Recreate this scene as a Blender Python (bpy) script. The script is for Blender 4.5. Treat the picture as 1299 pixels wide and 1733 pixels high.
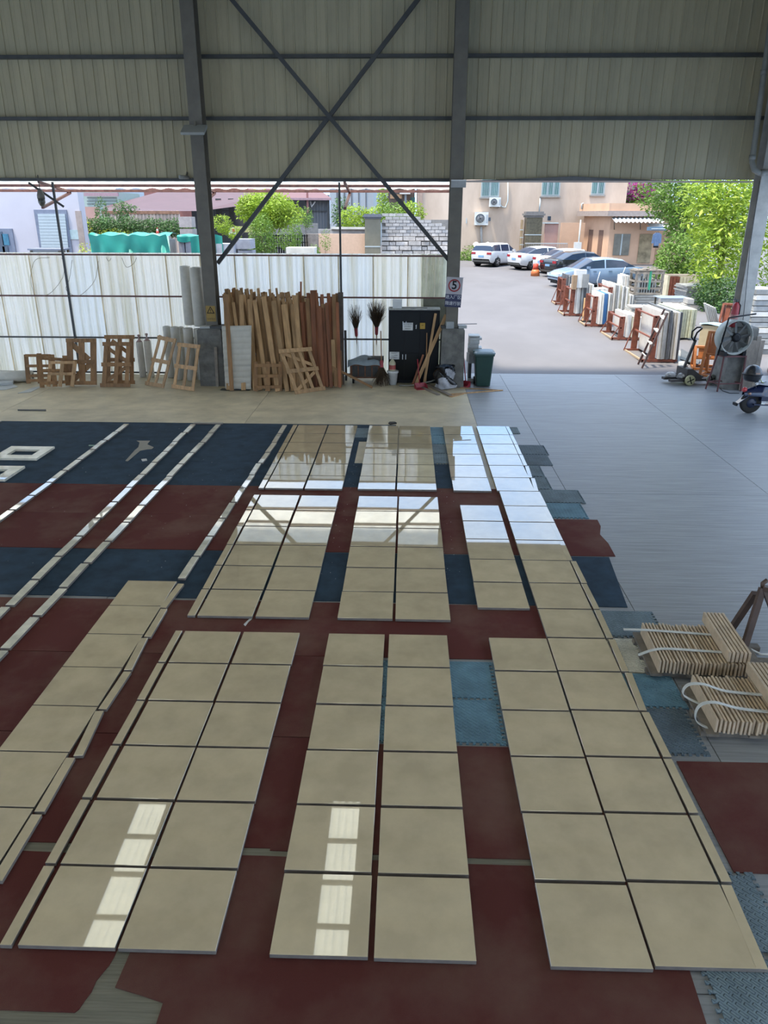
import bpy, bmesh, math, random
from math import sin, cos, pi, radians, sqrt, atan2, hypot
from mathutils import Vector, Matrix, Quaternion
random.seed(7)
for o in list(bpy.data.objects): bpy.data.objects.remove(o)
SC = bpy.context.scene
COL = SC.collection

# ------------------------------------------------------------------ camera
F, PITCH, YAW, ROLL, H = 1270.0, radians(21.6), radians(1.68), radians(0.15), 4.1
_c, _s, _cp, _sp = cos(YAW), sin(YAW), cos(PITCH), sin(PITCH)
FW = Vector((-_s*_cp, _c*_cp, -_sp)); _rt = Vector((_c, _s, 0)); _up = _rt.cross(FW)
RT = _rt*cos(ROLL) + _up*sin(ROLL); UP = _up*cos(ROLL) - _rt*sin(ROLL)
CAM = Vector((0, 0, H))
cd = bpy.data.cameras.new('camera'); cam = bpy.data.objects.new('camera', cd); COL.objects.link(cam)
cd.sensor_fit = 'VERTICAL'; cd.sensor_height = 36.0; cd.lens = F/1733.0*36.0; cd.clip_end = 400; cd.clip_start = .05
cam.matrix_world = Matrix(((RT.x, UP.x, -FW.x, 0), (RT.y, UP.y, -FW.y, 0), (RT.z, UP.z, -FW.z, H), (0, 0, 0, 1)))
SC.camera = cam

# ------------------------------------------------------------------ light
SKY, SUN = 2.7, 9.0
w = bpy.data.worlds.new('sky'); SC.world = w; w.use_nodes = True
nt = w.node_tree; nt.nodes.clear()
out = nt.nodes.new('ShaderNodeOutputWorld'); bg = nt.nodes.new('ShaderNodeBackground')
tc = nt.nodes.new('ShaderNodeTexCoord'); ns = nt.nodes.new('ShaderNodeTexNoise'); rp = nt.nodes.new('ShaderNodeValToRGB')
ns.inputs['Scale'].default_value = 2.2; ns.inputs['Detail'].default_value = 5
rp.color_ramp.elements[0].position = .38; rp.color_ramp.elements[0].color = (.30, .56, 1.0, 1)
rp.color_ramp.elements[1].position = .66; rp.color_ramp.elements[1].color = (.88, .94, 1.0, 1)
nt.links.new(tc.outputs['Generated'], ns.inputs['Vector']); nt.links.new(ns.outputs['Fac'], rp.inputs['Fac'])
nt.links.new(rp.outputs['Color'], bg.inputs['Color']); bg.inputs['Strength'].default_value = SKY
nt.links.new(bg.outputs[0], out.inputs[0])
sl = bpy.data.lights.new('sun', 'SUN'); so = bpy.data.objects.new('sun', sl); COL.objects.link(so)
sl.energy = SUN; sl.angle = radians(6.0); sl.color = (1.0, .92, .77)
so.rotation_euler = Vector((.30, .12, -1.0)).to_track_quat('-Z', 'Y').to_euler()
so.location = (-6, -10, 30)
SC.view_settings.view_transform = 'Standard'; SC.view_settings.look = 'None'
SC.view_settings.gamma = 1.0; SC.view_settings.exposure = 0.0
SC.view_settings.use_curve_mapping = False

# ------------------------------------------------------------------ points from the survey of the view
def ray(px, py):
    return (FW*F + RT*(px-649.5) - UP*(py-866.5)).normalized()
def G(px, py, z=0.0):                      # point on a level at height z
    d = ray(px, py); return CAM + d*((z-H)/d.z)
def AY(px, py, y):                         # point on the upright plane at distance y
    d = ray(px, py); return CAM + d*(y/d.y)
Y0, SLOPE = 20.9, .022
def gz(y): return max(0.0, SLOPE*(y-Y0))
def S(px, py):                             # point on the yard, which climbs gently away from the shed
    d = ray(px, py); p = G(px, py) if d.z < -1e-4 else None
    if p is not None and p.y <= Y0: return p
    return CAM + d*((-SLOPE*Y0-H)/(d.z-SLOPE*d.y))

# ------------------------------------------------------------------ materials
def srgb(r, g, b):
    f = lambda c: ((c/255+.055)/1.055)**2.4 if c > 10 else c/255/12.92
    return (f(r), f(g), f(b), 1)
MATS = {}
def mat(name, col, rough=.6, metal=0.0, var=.12, scale=6.0, rv=0.0, bump=0.0, bscale=60.0, stretch=(1, 1, 1), ior=1.5, trans=0.0, coat=0.0, alpha=1.0, col2=None, cmix=(.35, .7), spec=.5, bdist=.01):
    if name in MATS: return MATS[name]
    m = bpy.data.materials.new(name); m.use_nodes = True; t = m.node_tree; N = t.nodes; L = t.links
    p = N['Principled BSDF']; c = tuple(col)
    p.inputs['Roughness'].default_value = rough; p.inputs['Metallic'].default_value = metal
    p.inputs['IOR'].default_value = ior; p.inputs['Coat Weight'].default_value = coat
    p.inputs['Specular IOR Level'].default_value = spec
    p.inputs['Coat Roughness'].default_value = .015
    tcn = N.new('ShaderNodeTexCoord'); mp = N.new('ShaderNodeMapping'); mp.inputs['Scale'].default_value = stretch
    L.new(tcn.outputs['Object'], mp.inputs['Vector'])
    src = None
    if var > 0 or col2 is not None:
        n1 = N.new('ShaderNodeTexNoise'); n1.inputs['Scale'].default_value = scale; n1.inputs['Detail'].default_value = 6; n1.inputs['Roughness'].default_value = .6
        if rv > 0:
            oi0 = N.new('ShaderNodeObjectInfo'); ad = N.new('ShaderNodeVectorMath'); ad.operation = 'ADD'
            cx = N.new('ShaderNodeVectorMath'); cx.operation = 'SCALE'; cx.inputs[0].default_value = (37, 53, 71)
            L.new(oi0.outputs['Random'], cx.inputs['Scale']); L.new(mp.outputs[0], ad.inputs[0]); L.new(cx.outputs[0], ad.inputs[1]); L.new(ad.outputs[0], n1.inputs['Vector'])
        else: L.new(mp.outputs[0], n1.inputs['Vector'])
        r1 = N.new('ShaderNodeValToRGB'); e = r1.color_ramp.elements
        e[0].position, e[1].position = cmix
        k = 1-var; k2 = 1+var
        e[0].color = (c[0]*k, c[1]*k, c[2]*k, 1)
        e[1].color = tuple(col2) if col2 is not None else (min(1, c[0]*k2), min(1, c[1]*k2), min(1, c[2]*k2), 1)
        L.new(n1.outputs['Fac'], r1.inputs['Fac']); src = r1.outputs['Color']
    if rv > 0:
        oi = N.new('ShaderNodeObjectInfo'); mr = N.new('ShaderNodeMapRange'); mr.inputs['To Min'].default_value = 1-rv; mr.inputs['To Max'].default_value = 1+rv
        L.new(oi.outputs['Random'], mr.inputs['Value'])
        mx = N.new('ShaderNodeVectorMath'); mx.operation = 'SCALE'
        if src is not None: L.new(src, mx.inputs[0])
        else: mx.inputs[0].default_value = c[:3]
        L.new(mr.outputs[0], mx.inputs['Scale']); src = mx.outputs[0]
    if src is not None: L.new(src, p.inputs['Base Color'])
    else: p.inputs['Base Color'].default_value = c
    if bump > 0:
        n2 = N.new('ShaderNodeTexNoise'); n2.inputs['Scale'].default_value = bscale; n2.inputs['Detail'].default_value = 3
        b = N.new('ShaderNodeBump'); b.inputs['Strength'].default_value = bump; b.inputs['Distance'].default_value = bdist
        L.new(mp.outputs[0], n2.inputs['Vector']); L.new(n2.outputs['Fac'], b.inputs['Height']); L.new(b.outputs[0], p.inputs['Normal'])
    if trans > 0:                           # thin sheet that lets daylight through
        tr = N.new('ShaderNodeBsdfTranslucent'); ms = N.new('ShaderNodeMixShader'); ms.inputs[0].default_value = trans
        if src is not None: L.new(src, tr.inputs['Color'])
        else: tr.inputs['Color'].default_value = c
        o = N['Material Output']; L.new(p.outputs[0], ms.inputs[1]); L.new(tr.outputs[0], ms.inputs[2]); L.new(ms.outputs[0], o.inputs['Surface'])
    MATS[name] = m; return m

# ------------------------------------------------------------------ mesh building
class MB:
    def __init__(s): s.v = []; s.f = []; s.sm = []
    def add(s, vs, fs, smooth=False):
        b = len(s.v); s.v += [tuple(x) for x in vs]; s.f += [tuple(b+i for i in f) for f in fs]; s.sm += [smooth]*len(fs); return s
    def box(s, x0, x1, y0, y1, z0, z1, M=None):
        vs = [Vector((x, y, z)) for z in (z0, z1) for y in (y0, y1) for x in (x0, x1)]
        if M is not None: vs = [M @ v for v in vs]
        return s.add(vs, [(0, 2, 3, 1), (4, 5, 7, 6), (0, 1, 5, 4), (2, 6, 7, 3), (0, 4, 6, 2), (1, 3, 7, 5)])
    def bar(s, a, b, w, d, up=(0, 0, 1)):   # square bar from a to b; w across, d along 'up'
        a = Vector(a); b = Vector(b); z = (b-a); ln = z.length; z.normalize(); u = Vector(up)
        x = z.cross(u)
        if x.length < 1e-4: x = z.cross(Vector((0, 1, 0)))
        x.normalize(); y = x.cross(z)
        M = Matrix((x, y, z)).transposed().to_4x4(); M.translation = a
        return s.box(-w/2, w/2, -d/2, d/2, 0, ln, M)
    def prism(s, poly, z0, z1, M=None):
        n = len(poly); ar = sum(poly[i][0]*poly[(i+1) % n][1]-poly[(i+1) % n][0]*poly[i][1] for i in range(n))
        if ar < 0: poly = poly[::-1]
        vs = [Vector((x, y, z0)) for x, y in poly]+[Vector((x, y, z1)) for x, y in poly]
        if M is not None: vs = [M @ v for v in vs]
        return s.add(vs, [tuple(range(n))[::-1], tuple(range(n, 2*n))]+[(i, (i+1) % n, n+(i+1) % n, n+i) for i in range(n)])
    def tube(s, pts, r, n=8, closed=False, cap=True):
        pts = [Vector(p) for p in pts]; rs = r if isinstance(r, (list, tuple)) else [r]*len(pts)
        vs = []; m = len(pts); px = None
        for i, p in enumerate(pts):
            a = pts[(i-1) % m] if closed or i > 0 else p; b = pts[(i+1) % m] if closed or i < m-1 else p
            t = (b-a).normalized()
            if px is None:
                px = t.cross(Vector((0, 0, 1)))
                if px.length < 1e-3: px = t.cross(Vector((0, 1, 0)))
            px = (px - t*px.dot(t)).normalized(); py = t.cross(px)
            vs += [p + px*(rs[i]*cos(2*pi*k/n)) + py*(rs[i]*sin(2*pi*k/n)) for k in range(n)]
        fs = []
        for i in range(m if closed else m-1):
            j = (i+1) % m
            fs += [(i*n+k, i*n+(k+1) % n, j*n+(k+1) % n, j*n+k) for k in range(n)]
        s.add(vs, fs, True)
        if cap and not closed:
            b = len(s.v)-m*n
            s.f += [tuple(b+k for k in range(n))[::-1], tuple(b+(m-1)*n+k for k in range(n))]; s.sm += [False, False]
        return s
    def lathe(s, prof, n=20, M=None, cap=True):     # prof [(r,z)]
        vs = []
        for r, z in prof: vs += [Vector((r*cos(2*pi*k/n), r*sin(2*pi*k/n), z)) for k in range(n)]
        if M is not None: vs = [M @ v for v in vs]
        m = len(prof); fs = [(i*n+k, i*n+(k+1) % n, (i+1)*n+(k+1) % n, (i+1)*n+k) for i in range(m-1) for k in range(n)]
        b = len(s.v); s.add(vs, fs, True)
        if cap: s.f += [tuple(b+k for k in range(n))[::-1], tuple(b+(m-1)*n+k for k in range(n))]; s.sm += [False, False]
        return s
    def grid(s, fn, nu, nv, smooth=True):
        vs = [fn(i/nu, j/nv) for j in range(nv+1) for i in range(nu+1)]
        return s.add(vs, [(j*(nu+1)+i, j*(nu+1)+i+1, (j+1)*(nu+1)+i+1, (j+1)*(nu+1)+i) for j in range(nv) for i in range(nu)], smooth)
    def mesh(s, name):
        me = bpy.data.meshes.new(name); me.from_pydata(s.v, [], s.f)
        me.polygons.foreach_set('use_smooth', s.sm); me.update(); return me
    def build(s, name, m, parent=None, loc=None, rot=None, **tags):
        o = bpy.data.objects.new(name, s.mesh(name)); COL.objects.link(o); o.data.materials.append(m)
        if parent is not None: o.parent = parent
        if loc is not None: o.location = loc
        if rot is not None: o.rotation_euler = rot
        for k, v in tags.items(): o[k] = v
        return o
def inst(name, me, m=None, parent=None, loc=None, rot=None, scl=None, **tags):   # an object that shares a mesh
    o = bpy.data.objects.new(name, me); COL.objects.link(o)
    if m is not None and len(me.materials) == 0: me.materials.append(m)
    if parent is not None: o.parent = parent
    if loc is not None: o.location = loc
    if rot is not None: o.rotation_euler = rot
    if scl is not None: o.scale = scl
    for k, v in tags.items(): o[k] = v
    return o
def thing(name, label, category, loc=(0, 0, 0), rz=0.0, group=None, rot=None, kind=None):
    o = bpy.data.objects.new(name, None); COL.objects.link(o); o.empty_display_size = .1
    o.location = loc; o.rotation_euler = rot if rot is not None else (0, 0, rz)
    o['label'] = label; o['category'] = category
    if group: o['group'] = group
    if kind: o['kind'] = kind
    return o
def textmesh(body, size, extrude=.0015, align='CENTER', bold=0.0):
    cu = bpy.data.curves.new('lettering', 'FONT'); cu.body = body; cu.size = size; cu.align_x = align; cu.align_y = 'CENTER'; cu.extrude = extrude; cu.offset = bold
    o = bpy.data.objects.new('lettering', cu); COL.objects.link(o)
    dg = bpy.context.evaluated_depsgraph_get(); me = bpy.data.meshes.new_from_object(o.evaluated_get(dg))
    bpy.data.objects.remove(o); return me
ORD = ['first', 'second', 'third', 'fourth', 'fifth', 'sixth', 'seventh', 'eighth', 'ninth', 'tenth', 'eleventh', 'twelfth', 'thirteenth', 'fourteenth', 'fifteenth', 'sixteenth', 'seventeenth', 'eighteenth', 'nineteenth', 'twentieth', 'twenty-first', 'twenty-second', 'twenty-third', 'twenty-fourth']

# ------------------------------------------------------------------ palette
concrete = mat('concrete', (.235, .242, .25, 1), .42, var=.22, scale=1.3, bump=.35, bscale=9, stretch=(1, 26, 1), bdist=.004, rv=.05)
concrete_pale = mat('concrete_pale', (.53, .455, .31, 1), .5, var=.2, scale=1.4, bump=.15, bscale=12, rv=.05)
joint_dark = mat('joint_dark', (.10, .10, .10, 1), .9, var=.1)
yard_mat = mat('yard_concrete', (.128, .121, .127, 1), .75, var=.10, scale=.5, bump=.1, bscale=14, stretch=(1, .6, 1))
steel = mat('painted_steel', (.135, .118, .09, 1), .5, var=.12, scale=4)
steel_dark = mat('dark_steel', (.05, .05, .048, 1), .5, var=.2, scale=5)
steel_red = mat('rusty_red_steel', (.16, .07, .06, 1), .6, var=.3, scale=9)
sheet = mat('wall_sheet', (.42, .36, .225, 1), .5, var=.18, scale=.7, stretch=(1, 1, .35))
roof_sheet = mat('roof_sheet', (.25, .25, .23, 1), .5, var=.12, scale=.8)
skylite = mat('skylight_sheet', (.95, .93, .76, 1), .4, var=.05, scale=2, trans=.9)
canopy_m = mat('canopy_sheet', (.92, .91, .84, 1), .5, var=.1, scale=1.5, trans=.8)
fence_m = mat('fence_sheet', (.85, .86, .83, 1), .5, var=.0, scale=1.6, stretch=(5, 1, .14), trans=.62, rv=.05, col2=(.60, .56, .42, 1), cmix=(.46, .74))  # tan streaks: stains that also stand in for rib shading lost to translucency
marble = mat('beige_marble', (.58, .48, .32, 1), .02, var=.10, scale=3.2, rv=.035, ior=1.75, coat=.6)
marble_side = mat('sawn_marble', (.20, .175, .155, 1), .55, var=.15, scale=12)
marble_white = mat('veined_white_marble', (.74, .70, .58, 1), .03, var=.18, scale=5, rv=.08, ior=1.7, coat=.5)
red_carpet = mat('red_rubber_carpet', (.118, .034, .029, 1), .9, var=.12, scale=1.1, rv=.1, col2=(.15, .078, .06, 1), cmix=(.42, .68), bump=.5, bscale=260, spec=.15)
blue_carpet = mat('navy_rubber_carpet', (.026, .050, .080, 1), .9, var=.25, scale=4, rv=.1, bump=.5, bscale=260, spec=.25)
wood = mat('pale_timber', (.43, .255, .115, 1), .6, var=.25, scale=5, stretch=(3, 3, .4), rv=.22)
wood_old = mat('brown_timber', (.27, .14, .055, 1), .65, var=.25, scale=5, stretch=(3, 3, .4), rv=.15)
wood_red = mat('red_timber', (.25, .085, .032, 1), .6, var=.3, scale=4, stretch=(3, 3, .4), rv=.25)
wood_grey = mat('weathered_timber', (.26, .22, .18, 1), .7, var=.2, scale=6, rv=.15)
black_m = mat('black_lacquer', (.006, .006, .007, 1), .4, var=0, spec=.2)
white_m = mat('white_paint', (.62, .62, .6, 1), .5, var=.06)
paper_m = mat('paper', (.6, .6, .58, 1), .8, var=.05)
# ================================================================== SETTING
def tag_s(o, label=None):
    o['kind'] = 'structure'
    if label: o['label'] = label
    return o
# floor: cast concrete bays with sawn joints
fl = tag_s(MB().box(-17, 11, -9, Y0, -.30, -.006).build('floor', joint_dark), 'brushed concrete floor of the open shed, cast in bays')
concrete_worn = mat('worn_concrete', (.175, .165, .125, 1), .7, var=.25, scale=2.5, bump=.3, bscale=9, stretch=(1, 26, 1), bdist=.004)
XB = [-17, -9, -3.4, 1.5, 2.58, 5.75, 11]; g = .004
for i in range(6):
    yb = [-9, 4.6, 11.27, 16.4, 18.65, Y0] if i < 3 else [-9, 3, 11.27, 18.65, Y0]
    for j in range(len(yb)-1):
        pale = yb[j] > 11 and i < 3
        inst('slab', MB().box(XB[i]+g, XB[i+1]-g, yb[j]+g, yb[j+1]-g, -.05, 0).mesh('slab'), concrete_pale if pale else concrete_worn if yb[j] < 4 and i < 3 else concrete, fl)
# yard beyond: climbs away
def yardfn(u, v):
    x = -60+u*130; y = Y0+(v**1.6)*120; return (x, y, SLOPE*(y-Y0))
yard = tag_s(MB().grid(yardfn, 40, 60).build('ground', yard_mat), 'pale concrete yard climbing gently away from the shed')
# upper back wall: ribbed sheets hung above the opening
WY = 19.9; EAVE = 4.9; WTOP = 9.6
wall = thing('wall_back', 'dull grey-green ribbed metal wall above the long opening', 'wall', kind='structure')
def sheet_mesh(wd, z0, z1, n=4, rib=.022, dirn=-1):
    b = MB(); xs = []; p = wd/n
    for k in range(n):
        x = k*p
        xs += [(x, 0), (x+.012, rib), (x+.034, rib), (x+.046, 0), (x+p*.48, 0), (x+p*.49, rib*.18), (x+p*.51, rib*.18), (x+p*.52, 0)]
    xs.append((wd, 0))
    m = len(xs)
    vs = [(x, dirn*d, z) for z in (z0, z1) for x, d in xs]
    return b.add(vs, [(i, i+1, m+i+1, m+i) for i in range(m-1)]).mesh('sheet')
sm = sheet_mesh(1.0, EAVE, WTOP)
for k in range(-17, 8):
    inst('sheet', sm, sheet, wall, (k+.06, WY, 0))
inst('sheet', sheet_mesh(.7, EAVE, WTOP, 3), sheet, wall, (8.06, WY, 0))
for z in (6.21, 7.48, 8.75):
    MB().box(-17, 8.6, WY-.17, WY-.03, z-.035, z+.035).build('girt', steel_dark, wall)
MB().box(-17, 1.3, WY-.12, WY+.02, EAVE-.05, EAVE+.02).build('bottom_rail', steel_dark, wall)
# bent flashing over the gateway
b = MB(); n = 24; vs = []
for i in range(n+1):
    x = 1.3+6.95*i/n; t = max(0, 1-abs(x-3.9)/2.6); lift = .10*t**1.3
    vs += [(x, WY-.16, EAVE-.03+lift), (x, WY-.19, EAVE-.03), (x, WY+.05, EAVE-.06)]
fs = []
for i in range(n):
    a = 3*i; fs += [(a, a+3, a+4, a+1), (a+1, a+4, a+5, a+2), (a+2, a+5, a+3, a)]
b.add(vs, fs).build('flashing', mat('flashing', (.17, .17, .17, 1), .35, var=.1), wall)
# side walls' upper parts and the roof
wr = tag_s(MB().box(8.78, 8.83, -9, WY+.05, EAVE, WTOP+1).build('wall_right', sheet), 'ribbed sheet side wall above the right-hand opening')
wl = tag_s(MB().box(-17.05, -17, -9, WY+.05, EAVE, WTOP+1).build('wall_left', sheet), 'ribbed sheet side wall far to the left')
wn0 = tag_s(MB().box(-17, 8.8, -9.05, -9, 4.4, WTOP+.6).build('wall_near_added', sheet), 'unseen sheet wall added behind the viewer to limit daylight, open below')  # unseen wall added to cut sky light from behind; gap sets interior brightness
roof = thing('ceiling', 'corrugated shed roof with translucent skylight strips', 'roof', kind='structure')
RS = .08
def rz(y): return WTOP+.02+RS*(WY-y) if y > 4 else WTOP+.02+RS*(WY-4)-RS*(4-y)
strips = [(-11.55, -10.85, -9, 15.1), (-6.65, -5.95, -9, 15.1), (-1.75, -1.05, -9, 15.1), (3.1, 3.8, -9, 8.0)]
def corr(x0, x1, y0, y1, name, m, amp=.018, per=.2):
    ns_ = max(2, int(round((x1-x0)/per*6))); ys = sorted({y0, y1} | ({4.0} if y0 < 4 < y1 else set()))
    vs = [(x0+(x1-x0)*i/ns_, y, rz(y)+amp*cos(2*pi*(x0+(x1-x0)*i/ns_)/per)) for y in ys for i in range(ns_+1)]; k = ns_+1
    return MB().add(vs, [(j*k+i, j*k+i+1, (j+1)*k+i+1, (j+1)*k+i) for j in range(len(ys)-1) for i in range(ns_)], True).build(name, m, roof)
x = -17.0
for a, b_, y0, y1 in strips:
    corr(x, a, -9, WY+.6, 'roof_sheet', roof_sheet)
    corr(a, b_, y0, y1, 'skylight', skylite, .02, .175)
    corr(a, b_, y1, WY+.6, 'roof_sheet', roof_sheet)
    x = b_
corr(x, 8.85, -9, WY+.6, 'roof_sheet', roof_sheet)
for k in range(25):
    y = 19.2-k*1.07
    MB().box(-17, 8.8, y-.04, y+.04, rz(y)-.12, rz(y)-.03).build('purlin', steel, roof)
# H-section columns on concrete plinths
def hcol(x, y, z0, z1, label, m=steel, fl_w=.30, dp=.40, t=.018):
    o = thing('steel_column', label, 'column', (x, y, 0), kind='structure')
    MB().box(-fl_w/2, fl_w/2, -dp/2, -dp/2+t, z0, z1).build('front_flange', m, o)
    MB().box(-fl_w/2, fl_w/2, dp/2-t, dp/2, z0, z1).build('back_flange', m, o)
    MB().box(-.006, .006, -dp/2+t, dp/2-t, z0, z1).build('web', m, o)
    return o
CX = (-4.93, 1.12, 8.30); CY = 19.45
hcol(CX[0], CY, 1.42, WTOP-.1, 'grey steel column beside the upright foam rolls')
hcol(CX[1], CY, 1.44, WTOP-.1, 'grey steel column that carries the speed limit sign')
hcol(CX[2], CY, 1.52, WTOP-.1, 'grey steel column behind the red fire extinguisher', mat('lit_steel', (.40, .38, .34, 1), .5, var=.15, scale=4))  # same grey paint, colour raised to stand in for daylight on the web
plinth = mat('rough_concrete', (.15, .145, .13, 1), .85, var=.3, scale=5, bump=.4, bscale=25)
def taper(name, x0, x1, y0, y1, z, m, **k):
    b = MB(); i = .02; vs = [(x0, y0, 0), (x1, y0, 0), (x1, y1, 0), (x0, y1, 0), (x0+i, y0+i, z-.03), (x1-i, y0+i, z-.03), (x1-i, y1-i, z-.03), (x0+i, y1-i, z-.03), (x0+i+.03, y0+i+.03, z), (x1-i-.03, y0+i+.03, z), (x1-i-.03, y1-i-.03, z), (x0+i+.03, y1-i-.03, z)]
    f = [(3, 2, 1, 0), (8, 9, 10, 11)]+[(j*4+a, j*4+(a+1) % 4, j*4+4+(a+1) % 4, j*4+4+a) for j in (0, 1) for a in range(4)]
    return b.add(vs, f).build(name, m, **k)
for x0, x1, y0, z, lb in ((-5.27, -4.63, 18.95, 1.44, 'rough concrete plinth under the column by the white foam rolls'), (.86, 1.46, 19.05, 1.46, 'concrete plinth behind the white waste sack, topped with scraps'), (8.02, 8.70, 19.12, 1.54, 'stained concrete plinth behind the drum fan')):
    o = taper('concrete_plinth', x0, x1, y0, 19.95, z, plinth, label=lb, category='plinth', kind='structure')
# crossed braces between two columns
for a, b_, dy, lb in (((-4.2, 8.77), (1.08, 2.98), .0, 'steel brace running from upper left down to the sign column'), ((.33, 8.77), (-4.78, 2.96), .07, 'steel brace running down to the column by the foam rolls')):
    o = thing('cross_brace', lb, 'brace', kind='structure')
    A = Vector((a[0], 19.62+dy, a[1])); B = Vector((b_[0], 19.62+dy, b_[1]))
    MB().bar(A, B, .09, .008, (0, 1, 0)).build('angle_leg', steel_dark, o)
    d = (B-A).normalized().cross(Vector((0, 1, 0)))*.045
    MB().bar(A+d+Vector((0, .045, 0)), B+d+Vector((0, .045, 0)), .008, .09, (0, 1, 0)).build('angle_flange', steel_dark, o)
# ------------------------------------------------------------------ fence of translucent sheets outside the columns
FY = 20.42
fence = thing('sheet_fence', 'tall fence of weathered translucent ribbed sheets on thin steel rails', 'fence')
def fence_mesh(wd, z0, z1, seed):
    r = random.Random(seed); b = MB(); xs = []; n = 4; p = wd/n
    for k in range(n):
        x = k*p; xs += [(x, 0), (x+.02, .028), (x+.05, .028), (x+.07, 0), (x+p*.5-.02, 0), (x+p*.5-.01, .008), (x+p*.5+.01, .008), (x+p*.5+.02, 0)]
    xs.append((wd+.03, 0)); m = len(xs); zs = [z0+(z1-z0)*j/4 for j in range(5)]
    vs = [(x, -d+.012*sin(3*x+5*z+seed), z) for z in zs for x, d in xs]
    return b.add(vs, [(j*m+i, j*m+i+1, (j+1)*m+i+1, (j+1)*m+i) for j in range(4) for i in range(m-1)]).mesh('sheet')
fence_y = mat('fence_sheet_yellowed', (.90, .86, .77, 1), .5, var=.0, scale=1.6, stretch=(5, 1, .14), trans=.62, rv=.05, col2=(.62, .57, .40, 1), cmix=(.46, .74)); seam_m = mat('lap_seam', (.78, .70, .54, 1), .7, var=.2, scale=2, trans=.75)  # streaks again double as stains and painted rib shading
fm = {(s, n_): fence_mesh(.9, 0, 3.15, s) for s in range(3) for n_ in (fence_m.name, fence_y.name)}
k = 0; x = -16.2
while x < .2:
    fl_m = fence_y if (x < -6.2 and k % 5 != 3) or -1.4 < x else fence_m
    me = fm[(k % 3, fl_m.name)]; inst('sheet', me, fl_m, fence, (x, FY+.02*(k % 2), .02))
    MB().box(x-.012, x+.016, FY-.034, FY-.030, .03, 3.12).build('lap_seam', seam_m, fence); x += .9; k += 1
inst('sheet', fence_mesh(.72, 0, 3.15, 4), mat('fence_sheet_aged', (.62, .62, .50, 1), .5, var=.2, scale=2, trans=.5), fence, (.36, FY, .02))
for z in (3.12, 2.08, 1.0, .06):
    MB().box(-16.2, 1.08, FY-.075, FY-.035, z-.02, z+.02).build('rail', steel_red if z > 2 else steel_dark, fence)
def P_(px): return AY(px, 500, FY).x
for xx, top in ((-8.95, 4.85), (-1.73, 4.85)):
    MB().bar((xx, FY-.1, 0), (xx, FY-.1, top), .05, .05).build('post', steel_dark, fence)
for z0, z1 in ((1.0, 2.06),):
    MB().add([(.42, FY-.05, 1.25), (1.08, FY-.05, 1.25), (1.08, FY-.05, 2.08), (.42, FY-.05, 2.08)], [(0, 1, 2, 3)]).build('patch_sheet', mat('olive_sheet', (.17, .17, .12, 1), .6, var=.2), fence)
# torn skin curling off the far-left sheets: its free edges stand proud
for pts in ([(58, 500), (52, 470), (60, 440), (84, 436)], [(62, 500), (84, 497), (106, 470), (108, 446), (104, 436)], [(122, 440), (118, 470), (112, 490), (131, 501), (150, 488), (162, 470), (166, 442)], [(206, 436), (214, 452), (226, 446), (231, 436)], [(180, 436), (184, 442), (188, 437)]):
    Q = []
    for i in range(len(pts)-1):
        p0, p1, p2, p3 = (Vector(pts[max(0, min(len(pts)-1, i+d))]) for d in (-1, 0, 1, 2))
        Q += [.5*((2*p1)+(p2-p0)*t+(2*p0-5*p1+4*p2-p3)*t*t+(3*p1-p0-3*p2+p3)*t**3) for t in (0, .2, .4, .6, .8)]
    MB().tube([AY(q.x, q.y, FY-.05)+Vector((0, -.012*(k % 2), 0)) for k, q in enumerate(Q+[Vector(pts[-1])])], .006, 5).build('torn_edge', mat('torn_edge', (.30, .26, .17, 1), .8, var=.3), fence)
# awning outside, seen edge-on from inside
can = thing('awning', 'translucent corrugated awning over the fence on rust-red purlins', 'awning')
def cz(y): return 4.98-.10*(y-20.0)
nx = 240
vs = [(-17+18.1*i/nx, y, cz(y)+.02*cos(2*pi*i/6)) for y in (19.98, 22.25) for i in range(nx+1)]
MB().add(vs, [(i, i+1, nx+2+i, nx+1+i) for i in range(nx)], True).build('corrugated_sheet', canopy_m, can)
for y in (21.2, 22.18):
    MB().box(-17, 1.1, y-.03, y+.03, cz(y)-.1, cz(y)-.03).build('purlin', steel_red, can)
for xx in (-9.3, -5.3, -1.6):
    MB().bar((xx, FY-.1, 4.25), (xx+.0, 22.15, cz(22.15)-.12), .06, .06).build('strut', steel_red, can)
    MB().bar((xx, FY-.1, cz(20.3)-.1), (xx, 22.15, cz(22.15)-.1), .06, .06).build('rafter', steel_red, can)
# ================================================================== FLOOR COVERINGS
CT = .008
def runner(x0, x1, y0, y1, m, label, cat='carpet', grp=None, poly=None, h=CT):
    pl = poly or [(x0, y0), (x1, y0), (x1, y1), (x0, y1)]
    cx = sum(p[0] for p in pl)/len(pl); cy = sum(p[1] for p in pl)/len(pl)
    o = MB().prism([(a-cx, b-cy) for a, b in pl], 0, h).build('carpet_runner', m, loc=(cx, cy, 0))
    o['label'] = label; o['category'] = cat
    if grp: o['group'] = grp
    return o
def wob(x0, y0, x1, y1, n, a, seed):       # a slightly uneven cut edge
    r = random.Random(seed); return [(x0+(x1-x0)*i/n+r.uniform(-a, a), y0+(y1-y0)*i/n+r.uniform(-a, a)) for i in range(n+1)]
runner(-8.7, -.2, 14.047, 15.29, blue_carpet, 'navy carpet runner farthest from the camera, along the bare concrete')
runner(-12.5, -.9, 12.668, 14.045, blue_carpet, 'navy carpet runner under the far square cut-out slab')
runner(-12.5, 0.95, 11.403, 12.665, blue_carpet, 'navy carpet runner just behind the far red one')
runner(-14, -8.75, 14.047, 15.29, red_carpet, 'red carpet scrap at the far left corner of the navy carpet')
runner(-11, 1.95, 10.143, 11.40, red_carpet, 'red carpet runner between the back and middle blocks of tiles')
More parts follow.
